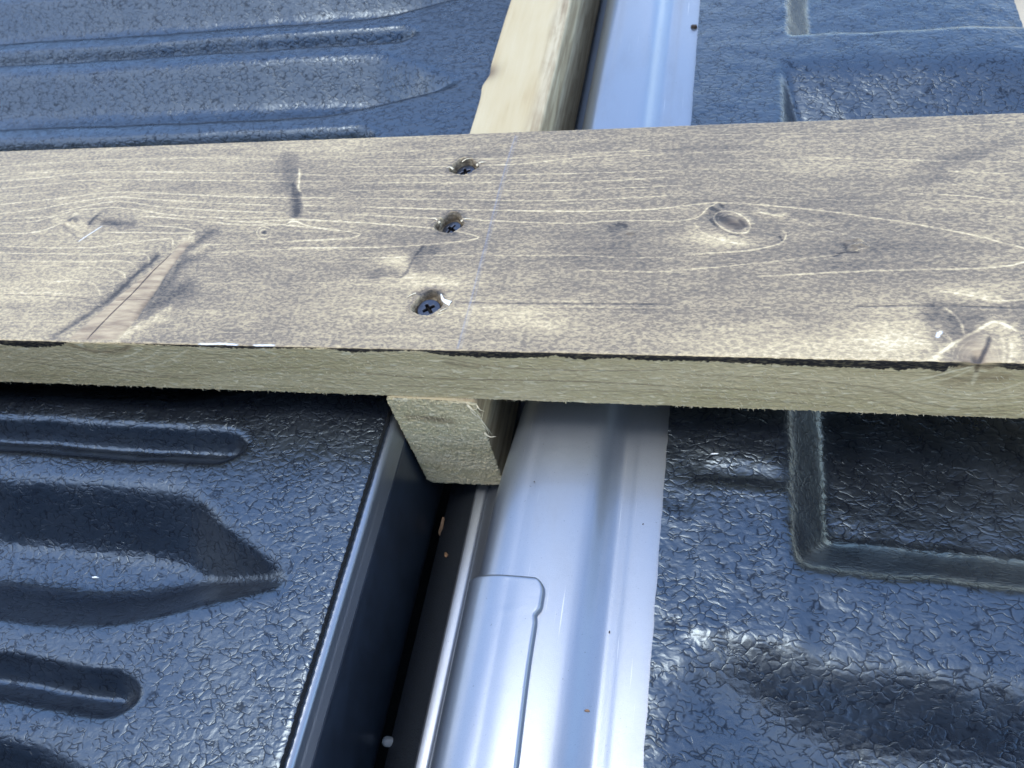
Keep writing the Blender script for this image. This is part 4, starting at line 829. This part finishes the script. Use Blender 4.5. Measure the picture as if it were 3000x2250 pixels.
# fuzz of sawn fibres on the near edge (uncountable)
def fuzz(name, seeds, material, parent, lmin, lmax, wid):
    VV = []; TT = []; o = 0
    for (p, d, nrm) in seeds:
        Ln = random.uniform(lmin, lmax)
        d = np.array(d, float); d /= np.linalg.norm(d)
        p = np.array(p, float); nrm = np.array(nrm, float)
        pts = np.array([p - nrm * .1, p + d * Ln * .5 + nrm * random.uniform(.10, .35), p + d * Ln + nrm * random.uniform(.05, .7)])
        side = np.cross(d, nrm) * wid * random.uniform(.5, 1.2)
        V = [pts[0] - side, pts[0] + side, pts[1] - side * .7, pts[1] + side * .7, pts[1] + nrm * .12, pts[2]]
        T = [(0, 1, 3), (0, 3, 2), (0, 2, 4), (1, 4, 3), (2, 3, 5), (2, 5, 4), (3, 4, 5)]
        VV += V; TT += [(a + o, b + o, c + o) for a, b, c in T]; o += 6
    ob = mesh_from(name, np.array(VV) * .001, np.zeros((0, 4)), material, tris=np.array(TT), smooth=False, parent=parent)
    ob['kind'] = 'stuff'
    return ob
seeds = []
for k in range(1500):
    u = random.uniform(-230, 215); w = random.uniform(.5, 25.0)
    dens = float(fbm(np.array([u / 14.0]), np.array([w / 9.0]), 170, 3)[0])
    if 90 < u < 165:
        dens += .12
    if u > 172 or (-160 < u < -105):
        dens -= .14
    if dens < .47:
        continue
    a = random.gauss(-.55, .35)
    seeds.append(((u, -.3, w), (math.cos(a), 0, math.sin(a)), (0, -1, 0)))
for k in range(170):
    u = random.uniform(-230, 215)
    a = random.gauss(-1.3, .5)
    seeds.append(((u, -.25, random.uniform(0, .5)), (math.cos(a), 0, math.sin(a)), (0, -1, 0)))
fuzz('sawn_fibres', seeds, M_FIBRE, plank, .5, 1.5, .13)

# ------------------------------------------------------------------ the batten under the plank
BX, BY0, BY1 = -.1025, .1603, .95
hw, hb, ht = .0190, -.0712, -.0002
def rr_map(s, t, r=.0028):
    """unit square -> rounded rectangle (x offset, z)"""
    x = s * hw; zc = (hb + ht) / 2; zh = (ht - hb) / 2
    z = zc + t * zh
    ax = np.abs(x); az = np.abs(z - zc)
    rx = np.where(z < zc, r * 1.5, r * .8)
    ox = ax - (hw - rx); oz = az - (zh - rx)
    cor = (ox > 0) & (oz > 0)
    d = np.hypot(ox, oz)
    # pull square corner onto the arc (concentric squares -> concentric arcs)
    mxo = np.maximum(ox, oz)
    f = np.where(cor & (d > 0), mxo / np.where(d > 0, d, 1), 1.0)
    x = np.where(cor, np.sign(x) * (hw - rx + ox * f), x)
    z = np.where(cor, zc + np.sign(z - zc) * (zh - rx + oz * f), z)
    # bottom edge slants up a little to the right
    z = z + np.clip((zc - z) / zh, 0, 1) * x / hw * .0018
    return x, z
ns, ntt = 101, 181
s_, t_ = np.meshgrid(np.linspace(-1, 1, ns), np.linspace(-1, 1, ntt), indexing='ij')
ex, ez = rr_map(s_, t_)
em = np.minimum(1 - np.abs(s_), 1 - np.abs(t_))
ey = -.0008 * (fbm(ex * 900 + 40, ez * 900, 180, 3) - .5) - .0009 * (fbm(ex * 2600 + 40, ez * 2200, 181, 2) - .5) + .0004 * np.clip(1 - em / .04, 0, 1) ** 2
rag = .0011 * (fbm(ex * 1600 + 9, ez * 1600, 182, 2) - .5) * np.clip(1 - em / .08, 0, 1)
ex2 = ex + np.sign(ex) * rag * (np.abs(s_) > np.abs(t_)); ez2 = ez + np.sign(t_) * rag * (np.abs(t_) >= np.abs(s_))
endV = np.stack([ex2, BY0 - .3 + ey, ez2], -1)
FE = Field(np.linspace(-1, 1, ns), np.linspace(-1, 1, ntt))
eL = FE.zeros(); eD = FE.zeros(); eK = FE.zeros()
FE.stroke(eK, [(-.75, .62), (-.2, .60), (.35, .56)], .08, .45, .14)
FE.stroke(eD, [(-.30, .63), (-.05, .615), (.15, .60)], .03, .8, .04)
FE.stroke(eL, [(-.55, .53), (-.1, .47), (.35, .50)], .02, .6, .04)
for q in range(7):
    FE.stroke(eD, [(-.9 + .25 * q, -.75 + .05 * q), (-.5 + .22 * q, -.35 + .08 * q), (-.2 + .2 * q, .15 + .04 * q)], .018, .22, .05)
eattr = np.stack([eL, eD, eD * 0, eK], -1)
# body: perimeter swept along y
per = []
k1 = 30
for q in np.linspace(-1, 1, k1, endpoint=False): per.append((q, 1.0))
for q in np.linspace(1, -1, 40, endpoint=False): per.append((1.0, q))
for q in np.linspace(1, -1, k1, endpoint=False): per.append((q, -1.0))
for q in np.linspace(-1, 1, 41): per.append((-1.0, q))
per = np.array(per)
pxx, pzz = rr_map(per[:, 0], per[:, 1])
yb = np.concatenate([[BY0 + .0004], np.linspace(BY0 + .003, BY1, 260)])
PX = np.repeat(pxx[:, None], len(yb), 1); PZ = np.repeat(pzz[:, None], len(yb), 1); PY = np.repeat(yb[None], len(pxx), 0)
arcl = np.repeat(np.arange(len(pxx))[:, None], len(yb), 1)
wv_ = .0006 * (fbm(arcl / 9.0, PY * 30, 190, 3) - .5)
PX = PX + np.sign(PX) * wv_ * (PY > .2); 
# knot that has broken out of the left top edge
kx = np.exp(-(((PY - .378) / .007) ** 2 + ((PX + .019) / .006) ** 2 + ((PZ) / .006) ** 2))
PX = PX + .0012 * kx - .0012 * np.exp(-(((PY - .366) / .006) ** 2 + ((PX + .019) / .004) ** 2 + (PZ / .004) ** 2))
bodV = np.stack([PX, PY - .3, PZ], -1)
battr = np.stack([kx * 0, kx, kx * 0, kx * 0], -1)
q0 = grid_faces(ns, ntt); q1 = grid_faces(len(pxx), len(yb), ns * ntt)
batten = mesh_from('timber_batten', np.concatenate([endV.reshape(-1, 3), bodV.reshape(-1, 3)]), np.concatenate([q0, q1]), [M_END, M_PLANED], np.concatenate([np.zeros(len(q0)), np.ones(len(q1))]),
                   {'wood_a': np.concatenate([eattr.reshape(-1, 4), battr.reshape(-1, 4)])})
batten.location = (BX, .3, 0)
tag(batten, 'pale timber batten with a rough sawn end, running under the stained plank along the gap', 'batten')
seeds = []
for k in range(420):
    x = random.uniform(-18.3, 18.3); z = random.uniform(-69, -1.5)
    a = random.gauss(-.8, .8)
    seeds.append(((x, (BY0 - .3) * 1000 - .35, z), (math.cos(a), 0, math.sin(a)), (0, -1, 0)))
fuzz('sawn_fibres', seeds, M_SPLINT, batten, .4, 1.3, .12)
yB = (BY0 - .3) * 1000
for pts, w in (([(15.5, yB - .3, -1.0), (17.5, yB - 1.2, -3.5), (18.3, yB - 1.0, -6.0)], 1.6), ([(18.6, yB + 1, -2.0), (20.2, yB - .8, -3.2), (21.6, yB - .2, -5.6)], 1.0), ([(17.2, yB - .2, -4.5), (18.6, yB - 1.6, -2.4), (20.4, yB - 1.2, -1.4)], .8),
               ([(18.2, yB - .2, -8.0), (20.2, yB - .8, -15.0), (21.8, yB - .6, -23.0)], .9), ([(18.6, yB - .2, -11.0), (20.3, yB - 1.2, -9.0), (20.8, yB - .8, -5.5)], .7), ([(18.4, yB - .1, -22.0), (20.5, yB - .8, -24.0), (23.0, yB - .2, -24.6)], 1.5),
               ([(16.0, yB - .3, -5.0), (18.0, yB - 1.4, -7.2), (20.0, yB - .9, -9.2)], .7), ([(18.4, yB, -16.0), (20.6, yB - .9, -19.0), (20.2, yB - .6, -25.0)], .6)):
    splinter(pts, w * .7, M_SPLINT, batten, .5)

# ------------------------------------------------------------------ the person taking the picture, standing behind the open tailgate
def skin_body(name, joints, bones, material, root, parent=None, levels=1):
    import bmesh
    bm = bmesh.new()
    lay = bm.verts.layers.skin.verify()
    vv = {}
    for k, (p, r) in joints.items():
        v = bm.verts.new(p); v[lay].radius = (r, r) if not isinstance(r, tuple) else r; v[lay].use_root = (k == root); vv[k] = v
    for a, b_ in bones:
        bm.edges.new((vv[a], vv[b_]))
    me = bpy.data.meshes.new(name); bm.to_mesh(me); bm.free()
    me.materials.append(material)
    o = link(name, me, parent)
    o.modifiers.new('skin', 'SKIN').use_smooth_shade = True
    m_ = o.modifiers.new('subdivision', 'SUBSURF'); m_.levels = levels; m_.render_levels = levels
    return o
M_COAT = mat_simple('dark_navy_jacket', (.012, .014, .022), .85, 0, .2, 500, .0003)
M_SKIN = mat_simple('skin', (.45, .29, .21), .55, 0, .06, 200, .0001)
M_HAIR = mat_simple('dark_hair', (.02, .014, .010), .6, 0, .3, 900, .0003)
M_PHONE = mat_simple('black_phone', (.010, .010, .011), .3, 0, .1, 200, .00002)
J = dict(pelvis=((.25, -.52, .02), (.15, .11)), waist=((.245, -.46, .15), (.135, .10)), chest=((.22, -.33, .36), (.155, .12)), collar=((.195, -.245, .48), (.09, .08)), neck=((.18, -.205, .535), .048),
         shl=((.055, -.26, .455), .062), ell=((-.075, -.19, .30), .046), wrl=((-.085, -.06, .245), .030), shr=((.355, -.27, .445), .062), elr=((.30, -.13, .29), .046), wrr=((.105, -.05, .245), .030),
         hl=((.165, -.53, -.04), .085), kl=((.15, -.50, -.43), .058), al=((.145, -.545, -.80), .042), tl=((.14, -.44, -.825), .036), hr=((.345, -.53, -.04), .085), kr=((.36, -.50, -.43), .058), ar=((.37, -.545, -.80), .042), tr=((.375, -.44, -.825), .036))
person = skin_body('person', J, [('pelvis', 'waist'), ('waist', 'chest'), ('chest', 'collar'), ('collar', 'neck'), ('collar', 'shl'), ('shl', 'ell'), ('ell', 'wrl'), ('collar', 'shr'), ('shr', 'elr'), ('elr', 'wrr'),
                   ('pelvis', 'hl'), ('hl', 'kl'), ('kl', 'al'), ('al', 'tl'), ('pelvis', 'hr'), ('hr', 'kr'), ('kr', 'ar'), ('ar', 'tr')], M_COAT, 'pelvis', None, 2)
tag(person, 'person in a dark navy jacket leaning over the tailgate, holding up a phone', 'person')
hd = skin_body('head', dict(n=((.178, -.20, .545), .045), j=((.170, -.155, .585), (.060, .055)), s=((.166, -.150, .650), (.072, .076)), t=((.168, -.165, .700), (.052, .056)), nose=((.160, -.072, .605), .012)), [('n', 'j'), ('j', 's'), ('s', 't'), ('j', 'nose')], M_SKIN, 'n', person, 2)
hr_ = skin_body('hair', dict(a=((.168, -.185, .665), (.080, .074)), b=((.170, -.200, .705), (.060, .055)), c=((.175, -.225, .625), (.060, .05))), [('a', 'b'), ('a', 'c')], M_HAIR, 'a', person, 2)
for sx, wx in ((-1, -.085), (1, .105)):
    px_ = -.040 if sx < 0 else .062
    hj = dict(w=((wx, -.06, .245), .026), p=((wx * .75 + px_ * .25, -.035, .246), (.030, .016)), k=((px_ + sx * .010, -.018, .246), (.030, .014)))
    hb2 = [('w', 'p'), ('p', 'k')]
    for q in range(4):
        z0 = .268 - q * .0145; ln = (.030, .034, .032, .025)[q]
        hj['f%da' % q] = ((px_ - sx * .002, -.006, z0), .0068); hj['f%db' % q] = ((px_ - sx * .014, .006 - .014, z0 + .001), .0060); hj['f%dc' % q] = ((px_ - sx * ln * .8, -.013, z0), .0050)
        hb2 += [('k', 'f%da' % q), ('f%da' % q, 'f%db' % q), ('f%db' % q, 'f%dc' % q)]
    hj['ta'] = ((px_ + sx * .002, -.034, .262), .0085); hj['tb'] = ((px_ - sx * .016, -.030, .272), .0066)
    hb2 += [('p', 'ta'), ('ta', 'tb')]
    skin_body('hand', hj, hb2, M_SKIN, 'w', person, 1)
import bmesh
bmx = bmesh.new(); bmesh.ops.create_cube(bmx, size=1.0)
for v in bmx.verts: v.co = Vector((v.co.x * .125, v.co.y * .062, v.co.z * .0065))
bmesh.ops.bevel(bmx, geom=[e for e in bmx.edges], offset=.0025, segments=3, affect='EDGES')
pme = bpy.data.meshes.new('phone'); bmx.to_mesh(pme); bmx.free(); pme.materials.append(M_PHONE)
ph = link('phone', pme)
ph.matrix_world = cam.matrix_world @ Matrix.Translation((.018, -.012, .0065))
tag(ph, 'black phone held flat in both hands above the tailgate', 'phone')

# ------------------------------------------------------------------ loose bits
def chip(name, loc, size, rot, material, seed):
    n = 9
    r2 = np.random.default_rng(seed)
    a = np.linspace(0, 2 * np.pi, n, endpoint=False)
    k = r2.uniform(.7, 1.1, n)
    ringa = np.stack([np.cos(a) * k * size[0] / 2, np.sin(a) * k * size[1] / 2, r2.uniform(-.1, .1, n) * size[2]], -1)
    ringb = ringa * (.82, .82, 1) + (0, 0, size[2])
    V = np.concatenate([ringa, ringb, [(0, 0, 0)], [(0, 0, size[2] * 1.15)]])
    T = []
    for i in range(n):
        j = (i + 1) % n
        T += [(i, j, n + j), (i, n + j, n + i), (2 * n, j, i), (2 * n + 1, n + i, n + j)]
    o = mesh_from(name, V, np.zeros((0, 4)), material, tris=np.array(T), smooth=False)
    o.location = loc; o.rotation_euler = rot
    return o
tag(chip('wood_chip', (-.1186, .1495, -.0985), (.0120, .0022, .0006), (.3, -.75, 1.25), M_CHIP, 1), 'long brown wood chip caught at the edge of the dark gap panel', 'wood chip', 'loose brown wood chips')
tag(chip('wood_chip', (-.1106, .1324, -.0912), (.0062, .0022, .0006), (.0, -.75, -1.1), M_CHIP, 2), 'short brown wood chip lying flat on the dark gap panel', 'wood chip', 'loose brown wood chips')
tag(chip('wood_chip', (-.0290, .0580, -.0232), (.0024, .0010, .0005), (.0, .2, .1), M_CHIP, 3), 'tiny brown wood chip in the shallow channel of the silver metal', 'wood chip', 'loose brown wood chips')
tag(chip('white_fleck', (-.2268, .0795, -.0184), (.0032, .0008, .0005), (.0, 0, .1), M_WHITE, 4), 'white fleck lying on the grooved black bed liner', 'fleck', 'pale flecks on the liners')
tag(chip('white_fleck', (.0082, .1553, -.0180), (.0036, .0006, .0004), (0, 0, .12), M_WHITE, 5), 'thin pale fleck on the tailgate liner below the plank', 'fleck', 'pale flecks on the liners')
for k, (p, s_, lab) in enumerate((((-.0122, .4499, -.0232), (.0050, .0026, .0014), 'dark crumb on the bright flange beyond the plank'),
                                  ((-.0163, .1263, -.0235), (.0007, .0005, .0003), 'dark speck on the flange near the liner edge'),
                                  ((-.0589, .1378, -.0189), (.0006, .0005, .0003), 'dark speck on the silver lip beside the batten end'),
                                  ((-.0246, .0849, -.0241), (.0010, .0006, .0004), 'dark speck in the shallow channel of the silver metal'))):
    tag(chip('dirt_crumb', p, s_, (0, 0, .5 * k), M_CRUMB, 20 + k), lab, 'crumb', 'dirt crumbs on the silver metal')

print('verts', sum(len(o.data.vertices) for o in S.objects if o.type == 'MESH'))
